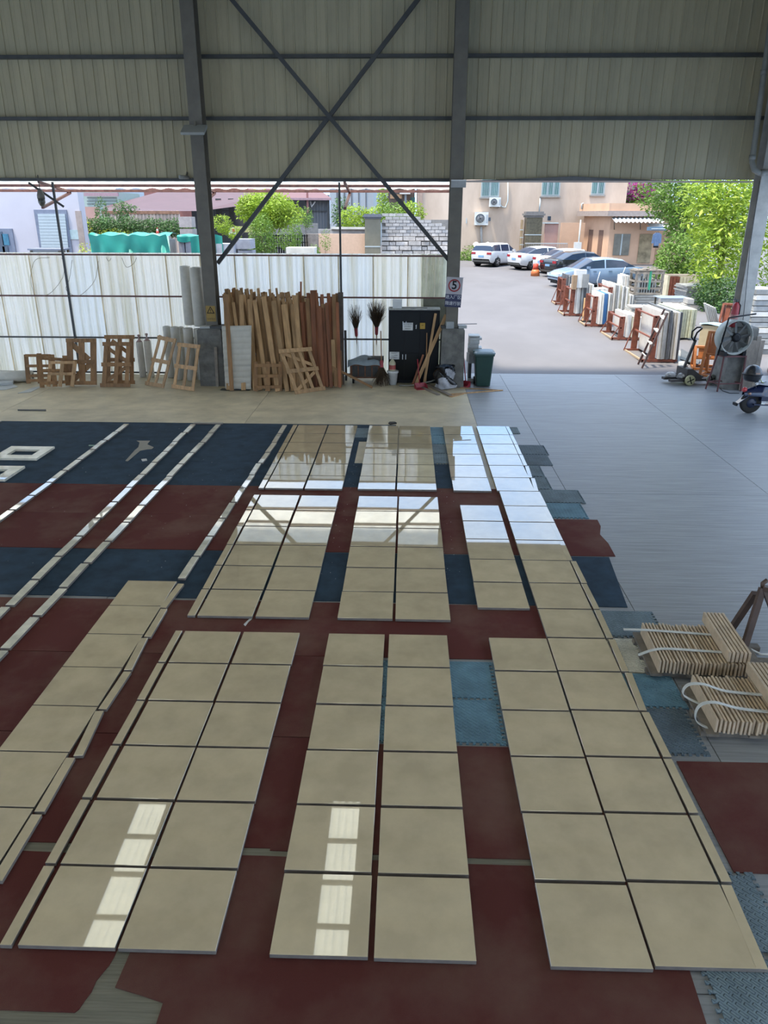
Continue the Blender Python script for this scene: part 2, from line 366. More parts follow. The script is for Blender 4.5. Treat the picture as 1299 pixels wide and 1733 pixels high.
runner(0, 0, 0, 0, red_carpet, 'red carpet runner with a wrinkled end poking out beside the bare concrete', poly=[(-10, 8.91), (2.73, 8.89), (2.74, 9.3), (2.70, 9.6), (2.78, 9.9), (2.79, 10.14), (-10, 10.14)])
runner(0, 0, 0, 0, blue_carpet, 'navy carpet runner crossing the middle blocks between red ones', poly=[(-9, 7.64), (2.52, 7.53), (2.64, 8.86), (-9, 8.9)])
runner(-8, 2.12, 6.41, 7.52, red_carpet, 'red carpet runner between the front and middle blocks of tiles')
runner(-6.5, -.34, 5.16, 6.40, red_carpet, 'red carpet runner ending at the blue foam mats')
runner(-5, 2.15, 3.97, 5.08, red_carpet, 'dusty red carpet runner under the near rows of tiles', poly=[(-5, 3.97), (-.9, 3.965), (-.9, 3.945), (.6, 3.925), (2.15, 3.93), (2.15, 5.08), (-.36, 5.09), (-.36, 5.15), (-5, 5.15)])
runner(0, 0, 0, 0, red_carpet, 'brown-red carpet piece with a ragged cut edge, near the left front corner', poly=[(-4, 2.79), (-1.78, 2.78)]+wob(-1.76, 2.80, -1.69, 3.12, 6, .008, 3)+[(-1.66, 3.86), (-4, 3.92)])
runner(0, 0, 0, 0, red_carpet, 'dark red carpet lying nearest the camera, with a notched corner', poly=[(-1.61, 2.93), (-1.45, 2.89), (-1.31, 2.85), (-1.33, 1.6), (1.62, 1.6), (1.70, 3.2), (1.72, 3.865), (.5, 3.87), (-.95, 3.895), (-1.56, 3.89)])
runner(0, 0, 0, 0, red_carpet, 'red carpet off to the side of the marble tiles, before the slatted pallets', poly=[(2.24, 3.86), (4.2, 3.83), (4.2, 4.97), (2.22, 4.96)])
runner(-4, -1.9, 1.6, 2.70, red_carpet, 'red carpet sliver at the bottom left corner')
# interlocking foam mats
def tread(name, c):
    if name in MATS: return MATS[name]
    m = mat(name, c, .75, var=.22, scale=4, rv=.1); N = m.node_tree.nodes; L = m.node_tree.links
    t = N.new('ShaderNodeTexCoord'); mp = N.new('ShaderNodeMapping'); mp.inputs['Rotation'].default_value = (0, 0, radians(45)); mp.inputs['Scale'].default_value = (15, 15, 15)
    br = N.new('ShaderNodeTexBrick'); br.inputs['Scale'].default_value = 1.0; br.inputs['Mortar Size'].default_value = .16; br.inputs['Mortar Smooth'].default_value = .5; br.inputs['Brick Width'].default_value = 1.0; br.inputs['Row Height'].default_value = .5
    bp = N.new('ShaderNodeBump'); bp.inputs['Strength'].default_value = 1.0; bp.inputs['Distance'].default_value = .03; bp.invert = True
    L.new(t.outputs['Object'], mp.inputs[0]); L.new(mp.outputs[0], br.inputs['Vector']); L.new(br.outputs['Fac'], bp.inputs['Height']); L.new(bp.outputs[0], N['Principled BSDF'].inputs['Normal'])
    return m
foam_grey = tread('grey_blue_foam', (.15, .205, .235, 1)); foam_blue = tread('blue_foam', (.13, .255, .33, 1)); foam_white = tread('cream_foam', (.80, .76, .64, 1)); foam_dark = tread('slate_foam', (.105, .145, .175, 1))
def mat_poly(w, d, teeth=(1, 1, 1, 1), n=9):
    def side(a, b, on):
        ax, ay = a; bx, by = b; L_ = hypot(bx-ax, by-ay); ux, uy = (bx-ax)/L_, (by-ay)/L_; nx_, ny_ = uy, -ux
        if not on: return [a]
        k = max(3, int(round(n*L_/.6))); p = []
        for i in range(k):
            s0, s1 = .045+(i+.22)/k*(L_-.09), .045+(i+.78)/k*(L_-.09); e = .03; fl = .005
            p += [(ax+ux*s0, ay+uy*s0), (ax+ux*(s0-fl)-nx_*e, ay+uy*(s0-fl)-ny_*e), (ax+ux*(s1+fl)-nx_*e, ay+uy*(s1+fl)-ny_*e), (ax+ux*s1, ay+uy*s1)]
        return [a]+p
    c = [(-w/2, -d/2), (w/2, -d/2), (w/2, d/2), (-w/2, d/2)]; out_ = []
    for i in range(4): out_ += side(c[i], c[(i+1) % 4], teeth[i])
    return out_
def foam(x0, x1, y0, y1, m, label, teeth=(1, 1, 0, 0), rot=0, h=.012, grp=None):
    o = MB().prism(mat_poly(x1-x0, y1-y0, teeth), 0, h).build('foam_mat', m, loc=((x0+x1)/2, (y0+y1)/2, 0), rot=(0, 0, rot))
    o['label'] = label; o['category'] = 'floor mat'
    if grp: o['group'] = grp
    return o
# the pair between the front blocks, running under the tiles
for i, (xa, xb) in enumerate(((-.32, .275), (.282, .875), (.882, 1.47))):
    for j, (ya, yb) in enumerate(((5.11, 5.725), (5.732, 6.35))):
        foam(xa, xb, ya, yb, foam_blue, 'bright blue foam mat %s, %s one' % (('under the front middle block', 'in the gap between two front blocks', 'under the front right block')[i], ('nearer', 'farther')[j]))
for i, (xa, xb, ya, yb, m, lb, te) in enumerate((
    (.5, .86, 14.52, 15.14, foam_blue, 'blue foam mat at the far end of the gap in the back blocks', (1, 0, 0, 0)),
    (.5, .9, 13.90, 14.51, foam_blue, 'blue foam mat, second from the far end of the gap in the back blocks', (1, 0, 0, 0)),
    (.5, .88, 13.29, 13.89, foam_grey, 'grey foam mat with a toothed side in the gap of the back blocks', (1, 1, 0, 0)),
    (.5, .90, 12.69, 13.28, foam_grey, 'grey foam mat just behind the navy carpet in the back gap', (1, 1, 0, 0)),
    (-1.0, -.74, 14.3, 15.0, foam_grey, 'grey foam scrap in the gap between back left and back middle blocks', (0, 0, 0, 0)),
    (1.9, 2.31, 14.72, 15.2, foam_grey, 'small grey foam mat at the far corner beside the back tiles', (0, 0, 0, 0)),
    (2.05, 2.64, 13.29, 13.90, foam_dark, 'slate foam mat beside the back tiles, with a toothed side', (1, 1, 0, 0)),
    (2.03, 2.60, 12.67, 13.28, foam_dark, 'slate foam mat with straight cut edges beside the back tiles', (0, 0, 0, 0)),
    (1.9, 2.36, 12.03, 12.64, foam_grey, 'narrow blue-grey foam mat beside the back tiles, farther of two', (1, 1, 0, 0)),
    (1.9, 2.37, 11.40, 12.02, foam_grey, 'narrow blue-grey foam mat beside the back tiles, nearer of two', (1, 1, 0, 0)),
    (2.0, 2.77, 10.80, 11.39, foam_grey, 'pale grey foam mat just behind the bluish one by the red carpet end', (1, 1, 0, 0)),
    (2.0, 2.68, 10.18, 10.79, foam_blue, 'bluish foam mat touching the wrinkled red carpet end', (1, 1, 0, 0)),
    (2.0, 2.76, 6.87, 7.43, foam_grey, 'grey-blue foam mat between the navy carpet end and the cream mat', (1, 1, 0, 0)),
    (1.9, 2.56, 5.66, 6.20, foam_blue, 'blue foam mat beside the slatted pallets, farther of two', (1, 0, 0, 0)),
    (1.9, 2.52, 5.03, 5.65, foam_dark, 'slate-blue foam mat beside the slatted pallets, nearer of two', (1, 1, 0, 0)),
    (1.85, 2.36, 3.24, 3.86, foam_grey, 'grey foam mat poking out beside the near right tile', (1, 1, 1, 0)),
    (1.76, 2.40, 2.80, 3.22, foam_grey, 'grey-blue foam mat at the bottom right corner', (0, 0, 0, 1)))):
    foam(xa, xb, ya, yb, m, lb, te)
# cream mat with a curled corner
def cream(u, v):
    x = 1.95+.70*u; y = 6.22+.62*v; e = max(0, u-.6)/.4; return (x, y, .012+.075*e*e*(1-.2*v))
b = MB(); b.grid(cream, 12, 10); b.grid(lambda u, v: (cream(1-u, v)[0], cream(1-u, v)[1], cream(1-u, v)[2]-.011), 12, 10)
o = b.build('foam_mat', foam_white); o['label'] = 'cream foam mat with a curled edge leaning on the slatted pallet'; o['category'] = 'floor mat'
# ================================================================== MARBLE
TT = .03; TZ = .0135
def tile_mesh(w, d, h=TT, c=.002):
    x, y = w/2, d/2; b = MB()
    vs = [(sx*x, sy*y, 0) for sx, sy in ((-1, -1), (1, -1), (1, 1), (-1, 1))]+[(sx*x, sy*y, h-c) for sx, sy in ((-1, -1), (1, -1), (1, 1), (-1, 1))]+[(sx*(x-c), sy*(y-c), h) for sx, sy in ((-1, -1), (1, -1), (1, 1), (-1, 1))]
    f = [(3, 2, 1, 0), (8, 9, 10, 11)]+[(j*4+a, j*4+(a+1) % 4, j*4+4+(a+1) % 4, j*4+4+a) for j in (0, 1) for a in range(4)]
    return b.add(vs, f)
_tm = {}
def tmesh(w, d, m):
    k = (round(w, 3), round(d, 3), m.name)
    if k not in _tm:
        me = tile_mesh(w, d).mesh('tile'); me.materials.append(m); me.materials.append(marble_side)
        for i, p in enumerate(me.polygons): p.material_index = 1 if 2 <= i < 6 or i == 0 else 0
        _tm[k] = me
    return _tm[k]
rj = random.Random(11)
def lay(name, x, y, w, d, label, group, m=None, rz_=None, cat='tile', z=TZ):
    m = m or marble
    return inst(name, tmesh(w, d, m), None, None, (x, y, z+rj.uniform(0, .0012)), (rj.uniform(-.0022, .0022), rj.uniform(-.0022, .0022), rj.uniform(-.004, .004) if rz_ is None else rz_), label=label, category=cat, group=group)
def block(name, xs, y0, y1, n, bl, skip=()):
    p = (y1-y0)/n
    for ci, (xa, xb, cn) in enumerate(xs):
        narrow = xb-xa < .3
        for r_ in range(n):
            y = y0+(r_+.5)*p
            if narrow: lb = 'narrow beige marble strip, %s from the front along the %s' % (ORD[r_], bl+' block')
            else: lb = 'beige marble tile, %s from the front in the %s column of the %s block' % (ORD[r_], cn, bl)
            lay('marble_strip' if narrow else 'marble_tile', (xa+xb)/2+rj.uniform(-.004, .004), y+rj.uniform(-.003, .003), xb-xa, p-.026, lb, 'marble of the '+bl+' block', cat='stone strip' if narrow else 'tile', z=TZ+(.004 if bl == 'front middle' and False else 0))
block('b', [(-2.38, -2.31, ''), (-2.275, -1.69, 'left'), (-1.665, -1.08, 'right')], 3.13, 6.80, 6, 'front left')
block('b', [(-.765, -.185, 'left'), (-.145, .455, 'right')], 3.12, 6.80, 6, 'front middle')
block('b', [(.885, 1.475, 'left')], 3.10, 6.77, 6, 'front right')
block('b', [(-2.345, -2.26, ''), (-2.235, -1.635, 'left'), (-1.60, -1.02, 'right')], 7.10, 10.91, 6, 'middle left')
block('b', [(-.71, -.115, 'left'), (-.085, .51, 'right')], 7.10, 10.91, 6, 'central')
block('b', [(.83, 1.405, 'left')], 7.39, 10.58, 5, 'middle right')
block('b', [(-2.33, -2.245, ''), (-2.225, -1.62, 'left'), (-1.595, -1.0, 'right')], 11.20, 15.10, 6, 'back left')
block('b', [(-.745, -.15, 'left'), (-.125, .505, 'right')], 11.21, 15.10, 6, 'back middle')
block('b', [(.77, 1.37, 'left')], 11.20, 15.13, 6, 'back right')
# the long outer column and its edging strip
ys = [3.12, 3.735, 4.345, 4.955, 5.565, 6.175, 6.785, 7.40, 8.03, 8.66, 9.29, 9.93, 10.565, 11.215]
ys += [11.215+(15.15-11.215)*k/6 for k in range(1, 7)]
for k in range(19):
    yc = (ys[k]+ys[k+1])/2; d = ys[k+1]-ys[k]-.026; t = k/18
    xo = 0 if k < 13 else -.03
    lay('marble_tile', 1.79+xo, yc, .595, d, 'beige marble tile, %s from the front in the long outer column' % ORD[k], 'long outer column of marble')
    xs_ = 2.135+(.005 if k < 9 else -.035); tilt = {0: .075, 4: -.05, 5: -.03, 13: -.06, 14: -.05, 3: .015}.get(k, rj.uniform(-.015, .015))
    lay('marble_strip', xs_ if k else 2.118, yc, .068, d, 'narrow beige marble strip, %s from the front along the outer column' % ORD[k], 'strips along the outer column', rz_=tilt if k else -.04, cat='stone strip')
# single column at the left with its own edging strip
yq = [7.92-.612*k for k in range(8)]
for k in range(7):
    lay('marble_tile', -2.985, (yq[k]+yq[k+1])/2, .585, .598, 'beige marble tile, %s from the far end of the single column at left' % ORD[k], 'single column of marble at left')
    lay('marble_strip', -2.635+rj.uniform(-.012, .012), (yq[k]+yq[k+1])/2-.05, .075, .585, 'narrow beige marble strip, %s from the far end beside the single column' % ORD[k], 'strips beside the single column', rz_=(-.07, .01, .06, -.03, .09, .03, .01)[k] if True else 0, cat='stone strip')
# lines of narrow white strips running to the left
def strip_line(x0, y0, x1, y1, n, lb, w=.10):
    dx, dy = (x1-x0)/n, (y1-y0)/n; L_ = hypot(dx, dy)-.045
    for k in range(n):
        lay('marble_strip', x0+dx*(k+.5)+rj.uniform(-.012, .012), y0+dy*(k+.5), w, L_, 'narrow white marble strip, %s from the far end of the %s' % (ORD[k], lb), 'white strips, '+lb, marble_white, rz_=-atan2(dx, dy)+pi+rj.uniform(-.02, .02), cat='stone strip')
strip_line(-5.80, 15.05, -5.78, 8.9, 10, 'outermost long line')
strip_line(-4.42, 15.08, -4.40, 6.6, 13, 'second long line')
strip_line(-3.88, 15.08, -4.00, 5.7, 14, 'third long line')
strip_line(-2.49, 15.08, -2.655, 7.98, 11, 'line nearest the tile blocks', .09)
strip_line(-8.55, 15.2, -9.2, 13.9, 2, 'far corner line')
lay('marble_strip', -4.14, 15.2, .62, .075, 'short marble strip lying across the far ends of two strip lines', 'cross strip', marble_white, rz_=0, cat='stone strip')
# slabs with a square cut-out
def cutout(cx, cy, w, d, hw, hd, label):
    b = MB(); o_ = [(-w/2, -d/2), (w/2, -d/2), (w/2, d/2), (-w/2, d/2)]; i_ = [(-hw/2, -hd/2), (hw/2, -hd/2), (hw/2, hd/2), (-hw/2, hd/2)]
    vs = [(x, y, z) for z in (0, .04) for x, y in o_+i_]
    f = []
    for k in range(4):
        j = (k+1) % 4
        f += [(8+k, 8+j, 12+j, 12+k), (k, 4+k, 4+j, j), (k, j, 8+j, 8+k), (4+j, 4+k, 12+k, 12+j)]
    o = b.add(vs, f).build('marble_slab', marble_white, loc=(cx, cy, TZ)); o['label'] = label; o['category'] = 'slab'
cutout(-6.97, 12.95, .82, .74, .47, .34, 'white marble slab with a square cut-out, farther from the camera')
cutout(-6.97, 11.8, .82, .70, .44, .32, 'white marble slab with a square cut-out, nearer and half out of frame')
# torn scrap of paper, oddments on the carpets
def flat(name, pxs, m, label, cat, z=.010, h=.003):
    ps = [G(x, y, z) for x, y in pxs]; cx = sum(p.x for p in ps)/len(ps); cy = sum(p.y for p in ps)/len(ps)
    o = MB().prism([(p.x-cx, p.y-cy) for p in ps], 0, h).build(name, m, loc=(cx, cy, z)); o['label'] = label; o['category'] = cat; return o
scrap = mat('beige_paper', (.30, .28, .24, 1), .8, var=.08)
flat('paper_scrap', [(212, 780), (228, 762), (234, 757), (236, 749), (231, 746), (254, 746), (249, 752), (260, 757), (257, 760), (247, 761), (237, 763), (216, 781)], scrap, 'torn beige paper scrap on the navy carpet', 'paper')
flat('paper_scrap', [(239, 778), (248, 777), (249, 780), (241, 781)], paper_m, 'small crumpled white paper below the torn scrap', 'paper', h=.012)
flat('paper_scrap', [(150, 753), (160, 753), (160, 755), (150, 755)], mat('green_scrap', (.2, .33, .27, 1)), 'tiny green label on the navy carpet', 'paper')
flat('rubber_offcut', [(659, 715), (668, 715), (671, 717), (660, 719), (657, 717)], black_m, 'black rubber offcut on bare concrete behind the back tiles', 'offcut', z=0, h=.02)
flat('wood_sliver', [(30, 694), (78, 694), (78, 696), (30, 695)], steel_dark, 'thin dark stick lying on the concrete at far left', 'stick', z=0, h=.02)
flat('cable_tie', [(412, 1057), (418, 1051), (424, 1046), (426, 1048), (420, 1053), (415, 1060)], white_m, 'short white plastic strip below the middle left block', 'plastic strip')
rc = random.Random(5)
crumb = MB().add([(0, 0, 0), (.02, .004, 0), (.012, .02, 0), (.01, .008, .012)], [(0, 2, 1), (0, 1, 3), (1, 2, 3), (2, 0, 3)]).mesh('crumb'); crumb.materials.append(paper_m)
cr = MB()
for k in range(150):
    x, y = rc.choice((rc.uniform(-1.04, -.80), rc.uniform(.52, .80), rc.uniform(-3.8, -2.8), rc.uniform(-5.6, -4.5))), rc.uniform(8.1, 15)
    s_ = rc.uniform(.004, .011); a = rc.uniform(0, 6.3); z = CT
    cr.add([(x, y, z), (x+s_*cos(a), y+s_*sin(a), z), (x+s_*cos(a+1.2), y+s_*sin(a+1.2), z), (x+s_*.4*cos(a+.6), y+s_*.4*sin(a+.6), z+s_*.6)], [(0, 2, 1), (0, 1, 3), (1, 2, 3), (2, 0, 3)])
o = cr.build('stone_chips', paper_m); o['label'] = 'tiny pale stone chips scattered over the carpets'; o['category'] = 'debris'; o['kind'] = 'stuff'
# ================================================================== THINGS ALONG THE FENCE
def NN(a, b, c): return (b-a).cross(c-a).normalized()
def frame(label, BL, BR, TR, TL, posts, rails, diags=(), m=None, pw=.075, rw=.085, th=.022, name='crate_frame', grp='wooden crate frames along the fence', over=.03, lean=.25, ground=True):
    """leaning crate side: corners are surveyed points; posts at u, rails at v, diagonals between (u,v)"""
    m = m or wood; pw *= 1.18; rw *= 1.15
    bl = G(*BL); br = G(*BR)
    tl = AY(TL[0], TL[1], bl.y+lean); tr = AY(TR[0], TR[1], br.y+lean)
    z = Vector((0, 0, th*1.2)); bl = bl+z; br = br+z
    o = thing(name, label, 'crate frame', ((bl.x+br.x)/2, (bl.y+br.y)/2, 0), group=grp)
    O = Vector(o.location); n = NN(bl, br, tl)
    if n.y > 0: n = -n                      # towards the viewer
    P = lambda u, v: bl.lerp(br, u).lerp(tl.lerp(tr, u), v)-O
    for u in posts: MB().bar(P(u, -.0), P(u, 1.0), pw, th, n).build('upright', m, o)
    ex = over/max(.2, (br-bl).length)
    for v in rails: MB().bar(P(-ex, v)+n*th, P(1+ex, v)+n*th, rw, th, n).build('rail', m, o)
    for a, b in diags: MB().bar(P(*a)-n*th, P(*b)-n*th, pw*.9, th, n).build('diagonal', m, o)
    return o
frame('low three-post crate frame at the far left of the row', (48, 651), (88, 650), (86, 600), (43, 600), (.02, .5, .98), (.10, .26, .6, .96), m=wood_old, pw=.09, rw=.06, over=0)
frame('low three-post crate frame tilted in front of the first one', (71, 658), (116, 654), (110, 602), (65, 598), (.02, .5, .98), (.12, .5, .86), m=wood_old, pw=.095, rw=.065, over=0)
frame('low pale crate frame squeezed in beside the tall braced one', (80, 656), (123, 656), (128, 611), (84, 611), (.05, .5, .98), (.5, .94), pw=.08, rw=.06, over=0, lean=.15)
frame('tall braced crate frame, leftmost of the tall ones', (118, 653), (162, 653), (161, 573), (114, 573), (.07, .5, .93), (.04, .5, .96), (((.1, .9), (.75, .55)), ((.12, .1), (.85, .48))), m=wood_old, pw=.13)
frame('tall crate frame standing behind the Z-braced one', (180, 651), (227, 651), (226, 568), (179, 568), (.08, .5, .92), (.03, .5, .97), (((.2, .9), (.9, .6)),), m=wood_old, pw=.09)
frame('tall Z-braced crate frame by the slim tied rolls', (172, 655), (219, 655), (222, 580), (176, 580), (.08, .5, .9), (.02, .5, .97), (((0.02, .93), (.9, .55)), ((.9, .46), (.02, .06))), m=wood_old, pw=.085, lean=.22)
frame('crate frame tilted against the white foam rolls, leaning to the side', (248, 652), (277, 657), (298, 573), (270, 567), (.05, .5, .95), (.02, .5, .95), pw=.07)
frame('crate frame leaning in front of the short white rolls near the plinth', (293, 657), (328, 662), (338, 584), (303, 580), (.06, .5, .94), (.02, .48, .96), pw=.075)
frame('small square crate frame standing before the pale planks', (431, 664), (476, 663), (476, 612), (431, 612), (.04, .5, .96), (.14, .52, .88), m=wood_old, pw=.075, rw=.065, over=0, lean=.06)
frame('slanting Z-braced crate frame leaning on the pale planks', (500, 667), (548, 660), (524, 589), (472, 593), (.05, .38, .62, .95), (.01, .5, .97), (((.1, .93), (1.0, .56)), ((.98, .47), (.1, .06))), m=wood, pw=.075, lean=.28)
# upright foam rolls
roll_m = mat('white_foam_wrap', (.56, .53, .46, 1), .5, var=.1, scale=5, rv=.06, trans=.08)
def roll(label, x, y, z, h, r, tilt=(0, 0), tied=False, grp='rolls of white foam standing by the column'):
    o = thing('foam_roll', label, 'foam roll', (x, y, z), group=grp, rot=(tilt[0], tilt[1], random.uniform(0, 6)))
    MB().lathe([(r*.90, 0), (r, .02), (r*1.02, h*.5), (r*.98, h-.02), (r*.9, h)], 18).build('wrap', roll_m, o)
    MB().lathe([(r*.55, h-.004), (r*.55, h+.006)], 12).build('core', mat('foam_core', (.33, .33, .31, 1), .9), o)
    if tied: MB().lathe([(r*.9, h), (r*.3, h+.06), (r*.16, h+.1), (r*.45, h+.17), (r*.3, h+.19)], 10).build('tied_neck', mat('pink_tie', (.38, .27, .25, 1), .7), o)
    return o
def stand(px, py, **k): return G(px, py)
def rollp(label, px0, px1, ytop, ybase_y, z0=0.0, tied=False, tilt=(0, 0)):
    y = ybase_y; a = AY(px0, ytop, y); b = AY(px1, ytop, y); r = (b.x-a.x)/2
    return roll(label, (a.x+b.x)/2, y, z0, a.z-z0-(.1 if tied else 0), r, tilt, tied)
rollp('slim tied foam roll beside the tall Z-braced frame', 229, 240.5, 572, 20.05, tied=True)
rollp('slim tied foam roll next to the tilted crate frame', 242, 254, 570, 20.05, tied=True)
for i, (a, b, yt, y) in enumerate(((275, 287.5, 552, 20.0), (287.5, 302.5, 553, 19.75), (301, 311, 553, 20.05), (309, 326, 555, 19.7), (327, 341, 556, 19.75))):
    rollp('short standing foam roll, %s in the lower row by the plinth' % ['leftmost', 'second', 'third', 'fourth', 'fifth'][i], a, b, yt, y)
rollp('tall foam roll on top of the short ones, outer one', 303.5, 321, 450, 19.93, 1.41)
rollp('tall foam roll on top of the short ones, middle one in front', 320, 341, 452, 19.7, 1.41)
rollp('tall foam roll standing against the steel column', 340, 352, 455, 19.95, 1.44)
# lying roll and foam sheets at the far left
a = G(-10, 647); o = thing('foam_roll', 'foam roll lying on the floor at the far left', 'foam roll', (a.x, a.y, .15), group='rolls of white foam lying down', rot=(0, pi/2, .12))
MB().lathe([(.13, 0), (.15, .02), (.15, .98), (.13, 1.0)], 18).build('wrap', roll_m, o); MB().lathe([(.07, .99), (.07, 1.006)], 12).build('core', steel_dark, o)
sheet_w = mat('white_foam_sheet', (.45, .46, .45, 1), .6, var=.08, scale=4)
for i, (pts, lb) in enumerate((([(-30, 662), (10, 660), (30, 655), (18, 648), (-30, 650)], 'white foam sheet spread on the floor beside the lying roll'), ([(30, 666), (58, 656), (72, 654), (52, 664)], 'narrow white foam strip on the floor before the low frames'), ([(-20, 656), (22, 652), (25, 646), (-20, 644)], 'folded white foam sheet heaped against the lying roll'))):
    ps = [G(*p) for p in pts]; cx = sum(p.x for p in ps)/len(ps); cy = sum(p.y for p in ps)/len(ps)
    MB().prism([(p.x-cx, p.y-cy) for p in ps], 0, .012+.05*(i == 2)).build('foam_sheet', sheet_w, loc=(cx, cy, .001+.013*(i == 2)), label=lb, category='foam sheet')
# ribbed foam board in front of the planks
bl = Vector((AY(381, 651, 18.5).x, 18.5, 0)); br = Vector((AY(424, 651, 18.5).x, 18.5, 0)); tl = AY(375, 552, 18.62); tr = AY(425, 551, 18.62)
def fb(u, v):
    p = (bl+Vector((0, 0, .03))).lerp(br+Vector((0, 0, .03)), u).lerp(tl.lerp(tr, u), v); return p+Vector((0, -.02*abs(sin(v*pi*11)), 0))
b = MB(); b.grid(fb, 3, 66); b.grid(lambda u, v: fb(1-u, v)+Vector((0, .04, 0)), 3, 10)
b.build('foam_board', mat('grey_foam_board', (.50, .47, .40, 1), .6, var=.06), label='pale foam board with horizontal ribs leaning by the plinth', category='foam board')
# planks
_pl = {}
def plank(a, b, wd, th, m, label, grp, name='plank', yaw=0.0):
    L_ = (b-a).length; key = (round(L_, 1), wd, th, m.name)
    if key not in _pl: me = MB().box(-wd/2, wd/2, -th/2, th/2, 0, round(L_, 1)).mesh('plank'); me.materials.append(m); _pl[key] = me
    z = (b-a).normalized(); y = Vector((sin(yaw), cos(yaw), 0)); y = (y-z*y.dot(z)).normalized(); x = y.cross(z)
    M = Matrix((x, y, z)).transposed().to_4x4(); M.translation = a
    o = inst(name, _pl[key], label=label, category='plank', group=grp); o.matrix_world = M; return o
rp_ = random.Random(21)
for row in range(5):
    n = 22
    for k in range(n):
        t = (k+rp_.uniform(-.2, .2))/(n-1); yo = (k % 3)*.045; yb = 18.64+row*.15+yo
        bx = AY(398+t*122, 655, 18.7).x+rp_.uniform(-.03, .03); ty = yb+.95
        tx = AY(380+t*122+rp_.uniform(-7, 7), 500, 19.7).x
        zt = AY(440, 503-2*row+rp_.uniform(-12, 9)+(8 if t > .55 else 0)*t, ty).z; ty = yb+.40*zt
        plank(Vector((bx, yb, .02)), Vector((tx, ty, zt)), rp_.choice((.055, .065, .08)), .022, wood if rp_.random() < .8 else wood_old, 'pale sawn plank in the big bundle leaning on the fence', 'pale planks leaning on the fence', yaw=rp_.uniform(-.08, .08))
front = [((386, 655), (381, 498), .1), ((412, 661), (408, 500), .11), ((432, 661), (422, 503), .12), ((452, 662), (430, 505), .1), ((470, 663), (446, 503), .12), ((486, 663), (462, 507), .11), ((497, 662), (480, 512), .15), ((505, 660), (494, 515), .09), ((511, 655), (500, 502), .11), ((440, 660), (436, 560), .1)]
for i, (pb, pt, wd) in enumerate(front):
    b_ = G(*pb)+Vector((0, 0, .02)); yy = min(b_.y, 18.5)-.04; b_ = Vector((AY(pb[0], pb[1], yy).x, yy, .02)); tp = AY(pt[0], pt[1], yy+.92)
    plank(b_, tp, wd, .024, wood, 'pale sawn plank fronting the big bundle, %s from the ribbed board' % ORD[i], 'pale planks at the front of the bundle', yaw=rp_.uniform(-.1, .1))
plank(Vector((AY(392,659,18.36).x, 18.36, .02)), AY(382, 500, 18.72), .105, .024, wood_old, 'single plank leaning over the ribbed foam board', 'single planks')
for k in range(27):
    layer = k % 3; t = (k//3+rp_.uniform(-.2, .2))/8.2; yb = 18.85+layer*.17+(k//3 % 2)*.05; ty = yb+.6
    bx = AY(522+t*54, 652, 19.0).x; tx = AY(512+t*58+rp_.uniform(-3, 3), 500, 19.5).x; zt = AY(540, 494+rp_.uniform(-4, 24), ty).z; ty = yb+.26*zt
    plank(Vector((bx, yb, .02)), Vector((tx, ty, zt)), rp_.choice((.08, .09, .11)), .022, wood_red if rp_.random() < .75 else wood_old, 'reddish plank in the smaller bundle beside the pale one', 'reddish planks leaning on the fence', yaw=rp_.uniform(-.08, .08))
plank(G(505, 650)+Vector((0, .4, .02)), AY(509, 480, 19.9), .045, .03, wood_red, 'thin red batten sticking up highest between the bundles', 'single planks')
plank(G(566, 654)+Vector((0, 0, .02)), AY(563, 575, 18.9), .09, .024, wood, 'short pale plank before the reddish bundle', 'single planks')
plank(G(556, 651)+Vector((0, .1, .02)), AY(547, 512, 19.4), .12, .024, wood_old, 'broad brown plank slanting across the reddish bundle', 'single planks')
plank(G(577, 654)+Vector((0, .25, .0)), AY(576, 495, 19.6), .13, .05, mat('old_board', (.085, .065, .05, 1), .7, var=.25, scale=6), 'dark upright board at the end of the reddish bundle', 'single planks')
plank(G(630, 657)+Vector((0, 0, .02)), AY(558, 619, 19.0), .055, .03, wood_old, 'thin stick propped from the floor to the reddish planks', 'single planks')
# dark post frame behind the brooms
plank(G(584, 648)+Vector((0, .3, 0)), AY(584, 560, 20.0), .06, .05, steel_dark, 'thin dark steel post behind the brooms', 'single planks', name='steel_post')
# brooms of twigs
twig = mat('twigs', (.075, .045, .022, 1), .8, var=.3); red_wrap = mat('red_wrap', (.33, .05, .06, 1), .6, var=.1)
def broom(label, foot, top, spread, n, hh, seed, down=False):
    r = random.Random(seed); o = thing('twig_broom', label, 'broom', foot, group='twig brooms'); ax = Vector(top)-Vector(foot); L_ = ax.length; ax.normalize()
    M = ax.to_track_quat('Z', 'Y').to_matrix()
    T = lambda x, y, z: M @ Vector((x, y, z))
    MB().tube([T(0, 0, 0), T(0, 0, L_-hh*.6)], .014, 6).build('handle', wood_old, o)
    MB().tube([T(0, 0, L_-hh*1.02), T(0, 0, L_-hh*.98), T(0, 0, L_-hh*.78), T(0, 0, L_-hh*.74)], [.03, .042, .05, .045], 10).build('binding', red_wrap, o)
    b = MB()
    for k in range(n):
        a = r.uniform(0, 6.283); q = sqrt(r.random()); s = spread*q; tipz = L_-hh*.76+hh*.76*r.uniform(.45, 1.05)*(1-.18*q)
        kx, ky = r.uniform(-.03, .03), r.uniform(-.03, .03)
        b.tube([T(.04*q*cos(a), .04*q*sin(a), L_-hh*.8), T(s*.5*cos(a), s*.5*sin(a), (L_-hh*.8+tipz)/2), T(s*cos(a)+kx, s*sin(a)+ky, tipz)], [.004, .0033, .0018], 3, cap=False)
    bo = b.build('twigs', twig, o); bo['kind'] = 'stuff'
    return o
broom('twig broom stored head up, slimmer one', G(604, 640)+Vector((0, .35, .55)), AY(599, 512, 20.2), .20, 150, .9, 1)
